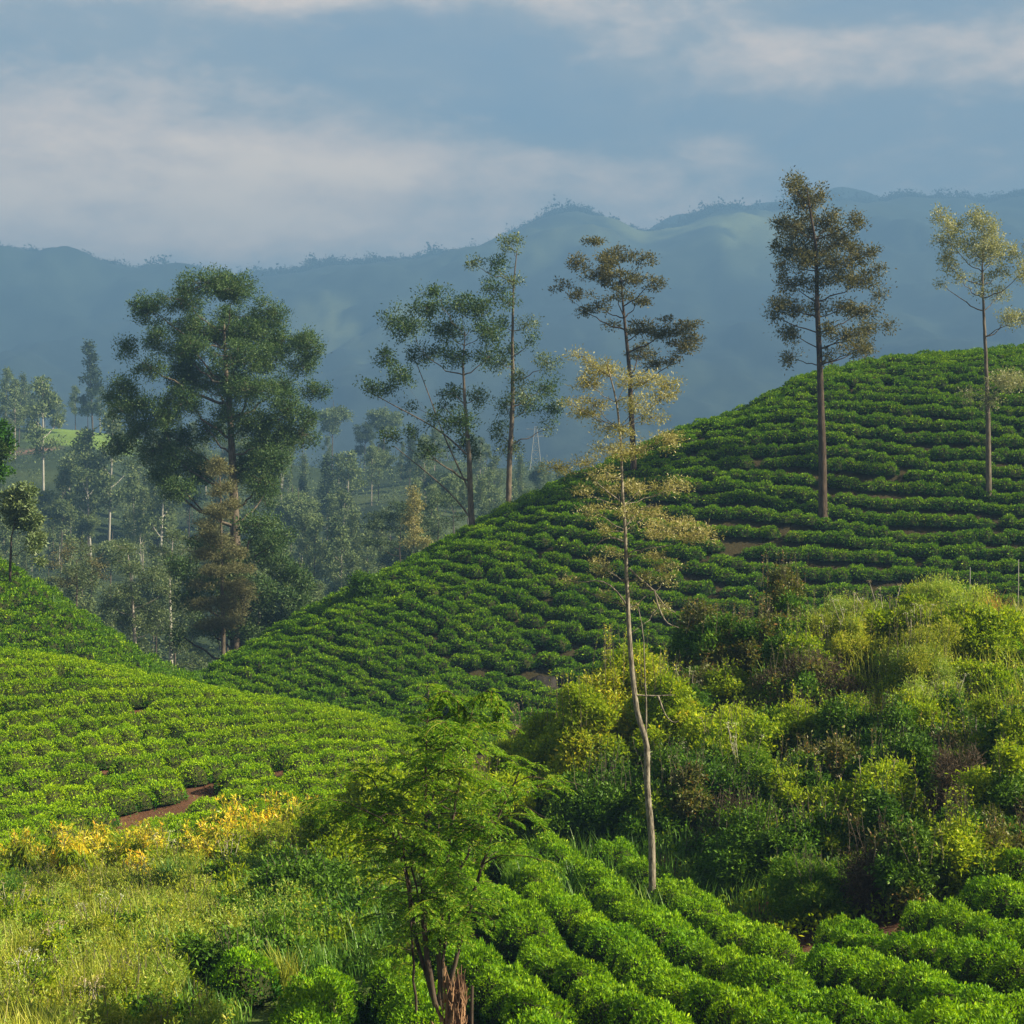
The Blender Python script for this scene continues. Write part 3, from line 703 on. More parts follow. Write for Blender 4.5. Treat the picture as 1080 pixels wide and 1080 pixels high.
# dry wispy one in front of the giant
r8 = np.random.default_rng(88); T8 = []
for y_, w_ in ((486,5),(500,9),(516,13),(532,17),(548,20),(566,25),(584,28),(602,31),(620,33),(640,32),(658,26)):
    for q in range(2 + w_ // 9): T8.append((232 + r8.uniform(-w_, w_) * .8, y_ + r8.uniform(-7, 7), 5 + w_ * .28, 5))
px_tree('wispy_tree', 'brownish dry wispy tree with a pointed top in front of the giant gum tree', 'tree', 138,
        [(236,706),(235,640),(234,570),(232,484)], .20, T8, s=.5, per=34, leaf=.18, mats=(DRYTW,), bark=BARK, seed=18, limb=.3, wid=.22, up=.1, rise=.8, thin=1.1)
T9 = [(275,554,22,9),(298,567,12,7),(275,582,20,14),(301,605,16,12),(319,621,9,12),(288,624,18,12),(272,634,14,12),(309,637,14,10),(195,598,14,10),(205,629,14,14),(215,572,16,10),(247,637,14,12),(215,665,18,9),(236,657,14,10),(262,665,14,10),(283,655,14,12),(298,660,12,10),(190,668,8,7),(250,600,18,14),(230,610,16,12)]
px_tree('broad_tree', 'broad dark green tree with a low umbrella crown beneath the giant gum tree', 'tree', 147,
        [(256,704),(256,650),(255,600),(262,570)], .45, T9, s=.7, per=42, leaf=.2, mats=(GUM,), bark=BARKDK, seed=19, limb=.4, flat=.8, fat=1.35)
T10 = [(130,577,12,5),(138,598,12,8),(125,592,8,6),(133,624,18,10),(151,642,14,10),(114,637,10,8),(164,611,12,10),(174,624,10,8),(171,655,12,10),(148,660,14,8),(128,650,12,9),(140,682,14,8)]
px_tree('valley_gum_tree', 'soft green layered tree in the hollow between the dark hill and giant gum tree', 'tree', 185,
        [(143,715),(142,660),(140,620),(136,580)], .28, T10, s=.8, per=30, leaf=.22, mats=(GUMPALE,), bark=BARKPALE, seed=20)
px_tree('valley_gum_tree', 'slim pale-trunked tree with flat leaf layers just left of the broad dark tree', 'tree', 190,
        [(181,725),(180,660),(179,610),(182,570)], .3, [(184,567,14,5),(170,583,14,5),(196,580,10,5),(178,604,12,7),(190,640,10,8),(168,660,10,8),(186,680,12,8),(200,700,14,9)], s=.8, per=30, leaf=.22, mats=(GUMPALE,), bark=BARKWHITE, seed=21)
px_tree('twiggy_tree', 'small sparse twiggy tree with thin grey-green leaves above the dark left hill', 'tree', 165,
        [(80,665),(80,620),(80,590)], .16, [(70,582,10,7),(88,580,10,7),(60,594,10,7),(100,595,10,8),(80,600,14,8),(72,612,12,8),(94,612,12,8),(108,606,6,6),(80,572,8,5)], s=.6, per=20, leaf=.16, mats=(GUMPALE, DRYTW), bark=BARK, seed=22, thin=.8)
px_tree('umbrella_tree', 'flat-topped umbrella tree in the hazy valley, left of the slim yellow tree', 'tree', 230,
        [(424,606),(422,580),(424,555)], .25, [(405,545,16,5),(425,535,14,5),(395,553,10,4),(390,572,10,3),(410,572,12,3),(440,550,14,4),(415,558,16,3)], s=.8, per=34, leaf=.25, mats=(VAL2,), bark=BARKDK, seed=23, flat=.3)
px_tree('branchy_tree', 'grey branchy tree with a small dark leafy cap in the haze below the spreading gum', 'tree', 215,
        [(462,600),(463,570),(465,545)], .22, [(462,529,12,7),(475,527,8,6),(450,536,8,5),(482,545,8,6),(446,552,7,5),(470,552,9,6),(456,560,8,5)], s=.7, per=16, leaf=.22, mats=(VAL2,), bark=BARK, seed=24, thin=.7)
px_tree('slim_yellow_tree', 'slim yellowish young tree standing at the edge of the tea ridge in the haze', 'tree', 200,
        [(436,602),(436,570),(435,515)], .13, [(435,520,5,6),(437,533,8,7),(434,547,9,7),(438,562,7,6),(448,573,8,5),(430,574,7,5)], s=.55, per=26, leaf=.2, mats=(STRAW,), bark=BARKPALE, seed=25)
px_tree('leafy_tree', 'leafy tree cut by the left edge of the picture above the dark hill', 'tree', 108,
        [(-14,640),(-12,560),(-10,500)], .2, [(-6,455,12,10),(-4,475,14,12),(-2,495,12,9),(-18,460,12,12),(-20,490,14,12),(4,470,7,8)], s=.5, per=50, leaf=.2, mats=(GUM, TEA_OLD_SHADE), bark=BARK, seed=26)
px_tree('leafy_tree', 'small drooping leafy tree on the dark left hill beside the picture edge', 'tree', 111,
        [(10,606),(12,570),(18,540)], .11, [(27,517,10,8),(10,523,8,6),(23,533,12,9),(33,550,9,10),(38,573,6,12),(10,540,8,6),(17,550,8,7),(42,590,3,6)], s=.42, per=44, leaf=.19, mats=(GUMPALE,), bark=BARKDK, seed=27)
px_tree('round_tree', 'small round dark green tree among the tea rows on the shaded lower ridge', 'tree', 117,
        [(392,668),(390,645),(388,620)], .12, [(388,618,12,9),(383,634,15,10),(399,640,12,9),(388,652,16,9),(404,655,9,7),(380,610,6,5),(408,664,10,8),(376,650,8,10),(392,640,12,12)], s=.4, per=60, leaf=.15, mats=(DARKSH,), bark=BARKDK, seed=28, fat=1.45, thin=1.3)
# tree T5: thin, near, yellowing
T5 = [(615,375,10,7),(634,390,16,10),(645,388,10,7),(619,405,12,10),(627,427,14,10),(641,450,10,8),(678,405,12,10),(704,405,10,12),(701,420,10,8),(671,427,14,10),(664,398,10,8),(615,430,10,9),(601,427,6,6),(641,475,18,8),(671,475,18,8),(701,464,16,8),(590,494,16,6),(619,487,14,6),(641,501,14,6),(627,538,12,6),(649,512,14,6),(678,516,14,8),(712,516,14,8),(686,542,20,7),(715,557,24,8),(734,564,12,7),(693,560,14,6),(640,600,10,5),(700,598,14,5),(602,614,7,3),(640,627,8,4),(705,612,8,5),(655,455,10,7),(688,440,10,8),(650,585,9,5),(678,610,12,5),(690,585,10,6),(625,590,8,4),(668,640,7,4),(636,560,9,6),(700,640,8,5),(612,520,10,5),(742,568,8,5),(660,540,12,6)]
px_tree('thin_tree', 'thin leaning tree with yellow-brown foliage and pale mottled trunk rising from the foreground tea', 'tree', 43,
        [(688,938),(687,880),(682,833),(682,778),(673,762),(669,733),(665,695),(662,651),(660,600),(659,550),(656,524),(655,470),(650,420),(640,385)], .088, T5, s=.24, per=42, leaf=.062,
        mats=(STRAW,), bark=BARKT5, seed=15, limb=.38, wid=.3, flat=.55, rise=.35, thin=.8, fat=1.3, r_top=.14, depth=.45, minr=.010, sink=.3,
        dead=([(662,640),(655,628),(645,618),(632,610),(612,616),(600,612)], [(664,600),(676,612),(690,622),(700,640),(712,646)], [(668,733),(690,734),(712,733)], [(694,734),(702,756),(712,764),(716,760)],
              [(681,790),(682,740),(679,700),(680,670),(673,640)], [(659,556),(668,545),(678,536),(690,532)], [(656,530),(640,518),(628,508)], [(660,572),(645,566),(634,570),(622,582)], [(690,622),(694,640),(703,658),(716,662)]))
# bare twigs peeking in at the right edge
px_tree('bare_tree', 'bare dark branching tree just entering the picture beside the pale airy tree', 'tree', 133,
        [(1105,470),(1102,400),(1098,330),(1090,280)], .14, [(1080,258,8,8),(1088,248,8,8),(1076,272,6,5),(1095,262,8,8)], s=.5, per=2, leaf=.12, mats=(OAKDARK,), bark=BARKDK, seed=30)

# ------------------------------------------------------------------ hazy valley wood: trees one can tell apart
def wood_tree(kind, seed):
    r = np.random.default_rng(seed); tm, cm = MB(), MB()
    H = 19.0
    lean = r.normal(size=2) * .4
    tr = resample(np.array([[0, 0, -1.0], [lean[0] * .3, lean[1] * .3, H * .35], [lean[0], lean[1], H * .97]]), 10)
    tube(tm, tr, np.linspace(.22, .05, 10), 6)
    cs, rs = [], []
    if kind == 'tall':
        for z in np.linspace(H * .42, H * .97, 13):
            f = (z - H * .42) / (H * .55); w = 2.7 * math.sin(math.pi * min(1, .18 + f * .82)) + .3
            a = r.uniform(0, 6.28); d = r.uniform(.2, 1) * w
            cs.append(np.array([math.cos(a) * d, math.sin(a) * d, z]) + [lean[0] * f, lean[1] * f, 0]); rs.append((1.2, 1.2, .7))
    elif kind == 'cone':
        for z in np.linspace(H * .25, H * .98, 18):
            f = 1 - (z - H * .25) / (H * .75); w = 2.9 * f ** .8 + .15
            a = r.uniform(0, 6.28); d = r.uniform(.2, .8) * w
            cs.append(np.array([math.cos(a) * d, math.sin(a) * d, z])); rs.append((.5 + .8 * f, .5 + .8 * f, .8))
    else:
        for _ in range(20):
            d = unit(r.normal(size=3)) * r.uniform(.4, 1) * [4.2, 4.2, 3.2]
            cs.append(d + [0, 0, H * .72]); rs.append((1.4, 1.4, .9))
    for c in cs:
        z = max(H * .2, c[2] - 1.2 - .5 * np.hypot(c[0], c[1])); p = np.array([np.interp(z, tr[:, 2], tr[:, 0]), np.interp(z, tr[:, 2], tr[:, 1]), z])
        tube(tm, curve_pts(p, c, 4, -.2, .05, r), np.linspace(.09, .04, 4), 4)
    crown_leaves(cm, cs, rs, .95, 17, .46, r, flat=.8, cover=2.6)
    return tm, cm
WT = []
for q, (kd, lf, bk) in enumerate((('tall', VAL1, BARKWHITE), ('tall', VAL1, BARK), ('cone', VAL2, BARK), ('round', VAL2, BARKDK), ('round', VAL1, BARK), ('round', VAL1, BARK), ('cone', VAL1, BARK), ('tall', VAL1, BARKPALE))):
    tm, cm = wood_tree(kd, 300 + q); WT.append((kd, tm.mesh('trunk', [bk]), cm.mesh('crown', [lf])))
LB = {'tall': ('tall slender bare-stemmed tree in the hazy valley wood', 'slender trees of the hazy valley wood'),
      'cone': ('pointed conical tree in the hazy valley wood', 'pointed trees of the hazy valley wood'),
      'round': ('round-crowned tree in the hazy valley wood', 'round trees of the hazy valley wood')}
rW = np.random.default_rng(17)
def wood_place(px, Y, v, hgt, label=None, group=None):
    kd, t_, c_ = WT[v]
    hgt *= S(Y) / Y; Y = float(S(Y)); X = (px - 540) / F * Y
    root = link('wood_tree', None, None, (X, Y, gz(X, Y))); s = hgt / 19.0
    root.scale = (s * rW.uniform(.85, 1.15), s * rW.uniform(.85, 1.15), s); root.rotation_euler = (rW.normal() * .02, rW.normal() * .02, rW.uniform(0, 6.28))
    l, g = LB[kd]; tag(root, label or l, 'tree', g if label is None else group)
    link('trunk', t_, root); link('crown', c_, root)
# the white-stemmed row below the bright clearing
for (px, Y, h, lb) in ((46, 352, 23, 'tall grey-green tree with a white stem crossing the bright green clearing'), (75, 322, 17, 'thin white-stemmed tree left of the brightest pale trunk in the valley'),
                   (96, 316, 22, 'white-stemmed tree in the valley between two other pale trunks'), (114, 316, 25, 'tallest white-stemmed tree of the valley, nearest the giant gum on its left'),
                   (144, 312, 16, 'small pale tree below and right of the white-stemmed trees'), (168, 300, 22, 'pale thin-stemmed tree half hidden by the left side of the giant gum')):
    wood_place(px, Y, 0, h, lb, 'white-stemmed valley trees')
wood_place(98, 425, 2, 21, 'dark pointed tree rising above the rest of the skyline wood on the left')
wood_place(350, 432, 4, 17, 'tall round hazy tree on the skyline between the giant gum and the ridge trees')
wood_place(404, 440, 5, 16, 'dim tree on the hazy skyline left of the spreading gum')
wood_place(384, 436, 3, 12, 'low dark tree on the hazy skyline in the gap of blue mountain')
n_w = 0
for _ in range(2500):
    if n_w >= 230: break
    px = rW.uniform(-30, 640); Y = rW.uniform(215, 470)
    X = (px - 540) / F * Y; z = gz(X * S(Y) / Y, S(Y)) * Y / S(Y); py = 540 - F * z / Y
    h = rW.uniform(9, 17)
    top = py - h * F / Y
    lim = np.interp(px, [-30, 0, 30, 60, 90, 130, 200, 300, 350, 380, 420, 470, 560, 640], [375, 385, 395, 400, 395, 420, 440, 445, 440, 465, 455, 450, 480, 488])
    if top < lim: h = (py - lim) * Y / F; top = lim
    if h < 6: continue
    if 20 < px < 160 and Y < 404 and top < 474 : continue          # keeps the clearing in sight
    if 20 < px < 160 and 400 < Y < 440: continue
    if px < 380 and px > 330 and Y > 400 and rW.random() < .5: continue
    if rW.random() > (.9 if px < 330 else .6): continue
    wood_place(px, Y, int(rW.choice([0, 1, 1, 1, 7, 7, 7, 2, 4, 5, 6, 6, 3])), h * rW.uniform(.85, 1.0)); n_w += 1
print('wood trees', n_w)

# undergrowth of the valley and trees on the mountain, masses
def scatter_mass(n, fx, clump, hmax, leaf, per, rng, mb, mats):
    for _ in range(n):
        X, Y = fx(); k_ = float(S(Y) / Y); X *= k_; Y *= k_; z = gz(X, Y)
        hh = hmax * k_ * rng.uniform(.35, 1)
        w = clump * k_ * rng.uniform(.6, 1.3)
        P = rng.normal(size=(per, 3)) * [w * .5, w * .5, hh * .28] + [X, Y, z + hh * .5]
        leaves(mb, P, rng.normal(size=(per, 3)), leaf * k_ * rng.uniform(.6, 1.3, per), .6, .4, mats[rng.integers(len(mats))], rng)
vm = MB(); rV = np.random.default_rng(23)
def f_val():
    px = rV.uniform(-60, 660); Y = rV.uniform(165, 465) if rV.random() < .8 else rV.uniform(165, 240)
    if 25 < px < 150 and 396 < Y: Y = rV.uniform(170, 395)
    return (px - 540) / F * Y, Y
scatter_mass(1500, f_val, 2.2, 4.2, .42, 46, rV, vm, (0, 1, 1))
tag(link('valley_undergrowth', vm.mesh('valley_undergrowth', [VAL1, VAL2])), 'hazy low bushes filling the valley under the trees', 'undergrowth', None, 'stuff')

rm = MB(); rR = np.random.default_rng(29)
rp = RINGS[17]
for _ in range(5200):
    px = rR.uniform(-60, 1140)
    dens = np.interp(px, [0, 90, 110, 160, 200, 270, 320, 420, 460, 500, 560, 700, 720, 1140], [.2, .3, 1, 1, .7, .9, 1, .6, 1, .9, .7, .8, .9, 1])
    if rR.random() > dens: continue
    Yo = float(np.interp(px, rp[0], rp[1])) + -abs(rR.normal()) * 9 + 2; Yr = float(S(Yo))
    X = (px - 540) / F * Yr; z = gz(X, Yr)
    h = rR.choice([8, 12, 17, 28], p=[.72, .19, .08, .01]) * rR.uniform(.7, 1.2); w = h * rR.uniform(.35, .7)
    n = 46; w *= 1.25; P = rR.normal(size=(n, 3)) * [w * .38, w * .38, h * .24] + [X, Yr, z + h * .55]
    leaves(rm, P, rR.normal(size=(n, 3)), (2.0 + w * .2) * rR.uniform(.5, 1.3, n), .8, .3, 0, rR)
    tube(rm, [(X, Yr, z - 2), (X, Yr, z + h * .7)], [.7, .5], 4, 0)
tag(link('mountain_woods', rm.mesh('mountain_woods', [MTN])), 'tiny trees along the blue mountain ridges', 'woods', None, 'stuff')

# ------------------------------------------------------------------ lattice mast on the far field
Ym = float(S(445)); b0 = on_ground(565, Ym); topz = (540 - 450) / F * Ym - b0[2]
mast = MB(); wb, wt_ = 2.2, .35
cor = lambda f: [np.array([sx * (wb + (wt_ - wb) * f), sy * (wb + (wt_ - wb) * f), topz * f]) for sx, sy in ((-1, -1), (1, -1), (1, 1), (-1, 1))]
for k in range(4): tube(mast, [cor(0)[k], cor(1)[k]], [.13, .10], 4)
lv = np.linspace(0, 1, 7)
for a, b_ in zip(lv[:-1], lv[1:]):
    ca_, cb_ = cor(a), cor(b_)
    for k in range(4):
        tube(mast, [ca_[k], cb_[(k + 1) % 4]], [.07, .07], 3); tube(mast, [cb_[k], cb_[(k + 1) % 4]], [.07, .07], 3)
metal = bpy.data.materials.new('galvanised_steel'); metal.use_nodes = True
_b = metal.node_tree.nodes['Principled BSDF']; _b.inputs['Base Color'].default_value = (.6, .62, .62, 1); _b.inputs['Roughness'].default_value = .5
_n = N(metal.node_tree, 'ShaderNodeTexNoise'); _n.inputs['Scale'].default_value = 3
metal.node_tree.links.new(mixcol(metal.node_tree, _n.outputs['Fac'], (.22, .23, .23), (.34, .34, .33)), _b.inputs['Base Color'])
mo = link('lattice_tower', mast.mesh('lattice_tower', [metal]), None, b0)
tag(mo, 'small grey steel lattice tower on the hazy field behind the slender gum tree', 'tower')
ar = MB()
for z in (topz * .8, topz * .95): tube(ar, [(-3.2, 0, z), (3.2, 0, z)], [.1, .1], 4)
link('crossarm', ar.mesh('crossarm', [metal]), mo)

# ------------------------------------------------------------------ rocks in the tea
def rock(px, Y, w, h, label, seed):
    r = np.random.default_rng(seed); m = MB(); k, l = 14, 8
    a = np.linspace(0, 2 * np.pi, k, endpoint=False); e = np.linspace(-.3, 1.45, l)
    V = []
    for ee in e:
        for aa in a:
            d = np.array([math.cos(aa) * math.cos(ee), math.sin(aa) * math.cos(ee), math.sin(ee)])
            n = 1 + .22 * float(fbm(np.array([d[0] * 2 + seed]), np.array([d[1] * 2 + d[2] * 3]), 3, seed)[0])
            V.append(d * n * [w, w * .8, h])
    i = np.arange(l - 1)[:, None] * k; j = np.arange(k)[None]
    m.add(V, np.stack([i + j, i + (j + 1) % k, i + k + (j + 1) % k, i + k + j], -1).reshape(-1, 4))
    m.add([V[-k], V[-k + 3], V[-k + 7], V[-k + 10]], [[0, 1, 2, 3]])
    tag(link('boulder', m.mesh('boulder', [ROCKM]), None, on_ground(px, Y) - [0, 0, .1]), label, 'boulder')
rock(570, 106.5, 1.2, .75, 'dark boulder among the shaded tea rows above the yellow shrub', 5)
rock(905, 113.3, 1.0, .55, 'low dark boulder between tea rows just above the grassy bank top', 8)

# ------------------------------------------------------------------ shrubs and herbs
def shrub_mb(seed, w, h, mats, leaf, s=.22, per=26, wid=.42, up=.35, droop=0., flat=.7, cover=2.6, n_cl=10, hollow=.35, spiky=.22, stemk=9, thin=1.0):
    r = np.random.default_rng(seed); cm, sm_ = MB(), MB()
    cs, rs = [], []
    for _ in range(n_cl):
        a = r.uniform(0, 6.283); e = math.asin(r.uniform(.0, 1) ** .8)
        q = r.uniform(hollow, 1.0)
        c = np.array([math.cos(a) * math.cos(e) * w * .5 * q, math.sin(a) * math.cos(e) * w * .5 * q, h * (.22 + .68 * math.sin(e) * q)])
        cs.append(c); rr = r.uniform(.15, .26) * w; rs.append((rr, rr, min(rr, h * .3) * r.uniform(.7, 1.1)))
    cs.append(np.array([0, 0, h * .45])); rs.append((w * .3, w * .3, h * .32))
    tips = crown_leaves(cm, cs, rs, s, per, leaf, r, wid, up, range(len(mats)), flat, droop, cover, thin)
    if spiky:
        for _ in range(int(8 * w)):
            a = r.uniform(0, 6.283); q = r.uniform(0, .45) * w
            b0 = np.array([math.cos(a) * q, math.sin(a) * q, h * .7]); e_ = b0 + [r.normal() * .12, r.normal() * .12, h * .3 + spiky * r.uniform(.2, 1)]
            tube(sm_, curve_pts(b0, e_, 4, 0, .02, r), np.linspace(.01, .004, 4), 3)
            k = 14; P = b0 + (e_ - b0) * r.random((k, 1)); leaves(cm, P, r.normal(size=(k, 3)) + [0, 0, .6], leaf * .9, wid, up, 0, r)
    for c in cs[:stemk]:
        tube(sm_, curve_pts((c[0] * .1, c[1] * .1, -.2), c, 5, 0, .03 * w, r), np.linspace(.02 + .008 * h, .008, 5), 4)
    return cm, sm_
SK = {  # kind: (mats, leaf, s, per, extra)
    'bright': ((BRIGHT,), .10, .20, 26, {}),
    'yellow': ((YELLOW, BRIGHT, YELLOW, BRIGHT), .10, .20, 26, dict(thin=.95, spiky=.3)),
    'dark': ((DARKSH,), .10, .22, 26, {}),
    'olive': ((OLIVE, DARKSH), .095, .20, 24, dict(spiky=.35)),
    'lime': ((LIME, MEADOW), .085, .18, 24, dict(wid=.22, up=.1, flat=1.2, spiky=.4)),
    'brown': ((DRYDARK,), .13, .22, 26, dict(wid=.10, up=0, flat=1.0)),
    'buff': ((BUFF,), .07, .14, 28, dict(wid=.35, up=.2)),
    'green': ((BRIGHT, DARKSH), .095, .20, 26, dict(spiky=.2)),
    'weed': ((MEADOW, LIME), .075, .17, 22, dict(wid=.25, up=.15, flat=1.1, spiky=.3)),
    'gold': ((GOLD, MEADOW, YELLOW, BRIGHT), .16, .22, 12, dict(wid=.26, up=0, droop=1.2, flat=.8)),
    'fern': ((FERNY,), .085, .18, 26, dict(wid=.25, up=.4, flat=.5)),
}
def shrub(px, Y, wpx, top, kind, label, name='shrub', cat='shrub', group=None, seed=None, minh=.5, maxh=5.0, n_cl=None):
    seed = seed if seed is not None else int(px * 7 + top * 13) % 99991
    b0 = on_ground(px, Y); h = float(np.clip((540 - top) / F * Y - b0[2], minh, maxh)); w = wpx / F * Y
    mats, leaf, s, per, ex = SK[kind]
    lf = leaf * (.8 + .25 * Y / 55)
    cm, sm_ = shrub_mb(seed, w, h, mats, lf, s * (.85 + .2 * Y / 50), per, n_cl=n_cl or int(7 + 3 * w), **ex)
    root = link(name, None, None, b0); tag(root, label, cat, group)
    link('foliage', cm.mesh('foliage', list(mats)), root); link('stems', sm_.mesh('stems', [BARK]), root)
    return root

# individually recognisable shrubs on the right bank
shrub(645, 56, 110, 668, 'yellow', 'large yellow-green shrub with golden leaves at the left tip of the bank', seed=1)
shrub(588, 57, 105, 742, 'bright', 'bright green spreading shrub low at the left end of the bank', seed=2)
shrub(545, 66, 34, 744, 'buff', 'buff dry plume-like shrub beside the feathery young tree', seed=3)
shrub(700, 60, 100, 700, 'green', 'mid green leafy shrub right of the thin tree trunk', seed=4)
shrub(855, 56, 110, 690, 'brown', 'dead brown twiggy thicket in the middle of the bank', seed=5)
shrub(775, 52, 100, 745, 'bright', 'fresh green shrub with whitish flower tips left of the dead brown thicket', seed=6)
shrub(930, 45, 115, 815, 'bright', 'sunlit pale-tipped shrub low in the dark part of the bank', seed=7)
shrub(830, 47, 95, 842, 'fern', 'fern-leaved dark green shrub below the dead thicket', seed=8)
shrub(745, 61, 90, 640, 'olive', 'olive shrub with reddish tips on the left part of the bank top', seed=9)
shrub(825, 64, 60, 588, 'olive', 'tall olive shrub sticking up above the bank top', seed=10)
shrub(925, 61, 120, 640, 'lime', 'pale yellow-green herb clump on the sunlit bank top', 'herb_clump', 'herbs', seed=11)
shrub(1000, 61, 90, 612, 'lime', 'tall lime-green herb clump at the right part of the bank top', 'herb_clump', 'herbs', seed=12)
shrub(985, 53, 90, 715, 'lime', 'sunlit yellow-green herb clump below the tall lime-green one', 'herb_clump', 'herbs', seed=13)
shrub(1025, 47, 85, 790, 'green', 'glossy green shrub by the right edge under the small tea patch', seed=14)
shrub(1040, 54, 90, 700, 'bright', 'bright leafy shrub just left of the small tea patch', seed=15)
shrub(780, 44, 95, 880, 'dark', 'dark green shrub behind the thin tree foot, bordering the foreground tea', seed=16)
shrub(860, 40.5, 90, 905, 'fern', 'low dark feathery shrub bordering the foreground tea rows', seed=17)
shrub(960, 39.5, 100, 880, 'olive', 'dry-tipped olive shrub above the right foreground tea rows', seed=18)
shrub(1050, 41, 110, 860, 'olive', 'tangled olive shrub at the lower right edge of the bank', seed=19)
shrub(640, 50, 110, 800, 'dark', 'shaded dark green shrub left of the thin tree trunk', seed=20)
shrub(590, 52, 80, 830, 'dark', 'shaded shrub between the feathery young tree and the thin tree', seed=21)
shrub(615, 53, 95, 715, 'yellow', 'yellow-green feathery shrub low in front of the large golden-leaved one', seed=22)
shrub(700, 54, 80, 690, 'yellow', 'olive-yellow leafy shrub just right of the thin tree trunk', seed=23)
# the remaining bank cover: repeated kinds
rB = np.random.default_rng(41)
KL = {'bright': ('bright green leafy shrub in the tangle of the right bank', 'bright shrubs of the bank'),
      'dark': ('dark green shrub in the shaded lower part of the right bank', 'dark shrubs of the bank'),
      'green': ('mixed green shrub in the tangle of the right bank', 'mixed green shrubs of the bank'),
      'olive': ('olive reddish-tipped shrub in the tangle of the right bank', 'olive shrubs of the bank'),
      'lime': ('pale lime herb clump on the upper right bank', 'lime herb clumps of the bank'),
      'brown': ('dead brown twig tangle in the right bank', 'dead twig tangles of the bank'),
      'fern': ('feathery green shrub in the shaded lower part of the right bank', 'feathery shrubs of the bank'),
      'weed': ('wispy weed clump on the right bank', 'weed clumps of the bank')}
nb = 0
for Y in np.arange(40.5, 65, 2.1):
    for px in np.arange(575, 1130, 52):
        p = px + rB.uniform(-22, 22); y = Y + rB.uniform(-1, 1)
        lo = np.interp(p, [560, 620, 700, 760, 850, 930, 1000, 1080, 1150], [51, 52, 48.5, 43.5, 38.5, 36.5, 37.5, 39.5, 39])
        if y < lo: continue
        b0 = on_ground(p, y); gy = 540 - F * b0[2] / y
        if p > 1035 and y > 50: continue
        if gy < 740: kd = rB.choice(['olive', 'green', 'yellow' if p < 690 else 'olive'] if p < 850 else ['lime', 'lime', 'weed', 'bright'])
        elif gy < 830: kd = rB.choice(['bright', 'bright', 'green', 'yellow'] if p < 720 else ['green', 'bright', 'dark', 'olive'] if p < 900 else ['bright', 'lime', 'green', 'weed'])
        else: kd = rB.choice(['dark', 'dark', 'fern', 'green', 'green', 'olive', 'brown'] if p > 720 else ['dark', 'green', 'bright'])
        if kd == 'yellow': lb, gr = 'yellowing shrub at the left tip of the bank', 'yellowing shrubs of the bank'
        else: lb, gr = KL[kd]
        h = rB.uniform(.8, 2.5)
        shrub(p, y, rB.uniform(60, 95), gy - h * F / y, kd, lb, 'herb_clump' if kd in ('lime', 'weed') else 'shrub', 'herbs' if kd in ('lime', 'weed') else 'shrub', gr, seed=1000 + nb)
        nb += 1
print('bank shrubs', nb)

# meadow at lower left: gold plants, weeds, dark shrub
rG = np.random.default_rng(43)
gold = [(8, 49.5), (40, 50), (62, 49), (84, 48.5), (100, 49.5), (118, 48), (136, 50), (150, 48.6), (168, 50), (190, 51), (214, 51.5), (236, 52), (258, 52.4), (275, 52), (292, 53), (340, 50), (205, 49.5), (70, 51), (24, 48.5), (320, 54), (245, 50.8), (52, 50.6), (108, 50.8), (128, 49.2), (160, 51), (180, 49.6), (228, 50.4), (270, 50.9), (92, 50), (305, 51.8), (148, 47.5), (75, 47.8), (30, 48.8)]
for q, (px, Y) in enumerate(gold):
    if q % 4 == 1: continue
    b0 = on_ground(px, Y); gy = 540 - F * b0[2] / Y
    shrub(px, Y, rG.uniform(34, 50), gy - rG.uniform(.8, 1.35) * F / Y, 'gold', 'golden yellow drooping-leaved plant in the strip between the left tea slope and the meadow', 'golden_plant', 'plant', 'golden drooping plants', seed=2000 + q, n_cl=7)
shrub(238, 34.0, 90, 985, 'dark', 'dark glossy rounded shrub at the lower end of the left meadow', seed=51)
shrub(205, 36, 70, 1000, 'bright', 'green broad-leaved shrub left of the dark rounded shrub in the meadow', seed=52)
shrub(320, 42, 120, 905, 'dark', 'dark shrub in the shade left of the feathery young tree', seed=53)
shrub(360, 46, 110, 850, 'bright', 'light green shrub behind the left side of the feathery young tree', seed=54)
shrub(395, 50, 110, 800, 'bright', 'light green shrub at the right foot of the left tea slope', seed=55)
shrub(505, 52, 110, 800, 'bright', 'yellow-green shrub right behind the feathery young tree', seed=56)
shrub(560, 55, 110, 815, 'bright', 'rounded yellow-green shrub between the feathery tree and the bank', seed=57)
shrub(450, 54, 100, 830, 'dark', 'shaded shrub behind the stem of the feathery young tree', seed=58)
shrub(150, 32, 90, 1010, 'weed', 'leafy weed clump in the left meadow near the dark rounded shrub', 'weed_clump', 'weeds', seed=59)
nm = 0
for Y in np.arange(29, 55, 1.9):
    for px in np.arange(-30, 440, 46):
        p = px + rG.uniform(-20, 20); y = Y + rG.uniform(-.9, .9)
        if p > 250 and y < 34.5: continue
        if p < 340 and y > 52.5: continue
        b0 = on_ground(p, y); gy = 540 - F * b0[2] / y
        kd = rG.choice(['weed', 'weed', 'lime', 'green'] if p < 220 else ['green', 'dark', 'weed', 'fern', 'bright'])
        if p < 200: lb, gr = 'low wispy yellow-green weed clump in the sunny left meadow', 'weed clumps of the left meadow'
        else: lb, gr = 'low green weed clump in the hollow between meadow and feathery tree', 'weed clumps of the hollow'
        shrub(p, y, rG.uniform(40, 75), gy - rG.uniform(.35, .8) * F / y, kd, lb, 'weed_clump', 'weeds', gr, seed=3000 + nm, minh=.3, n_cl=7); nm += 1
print('meadow weeds', nm)

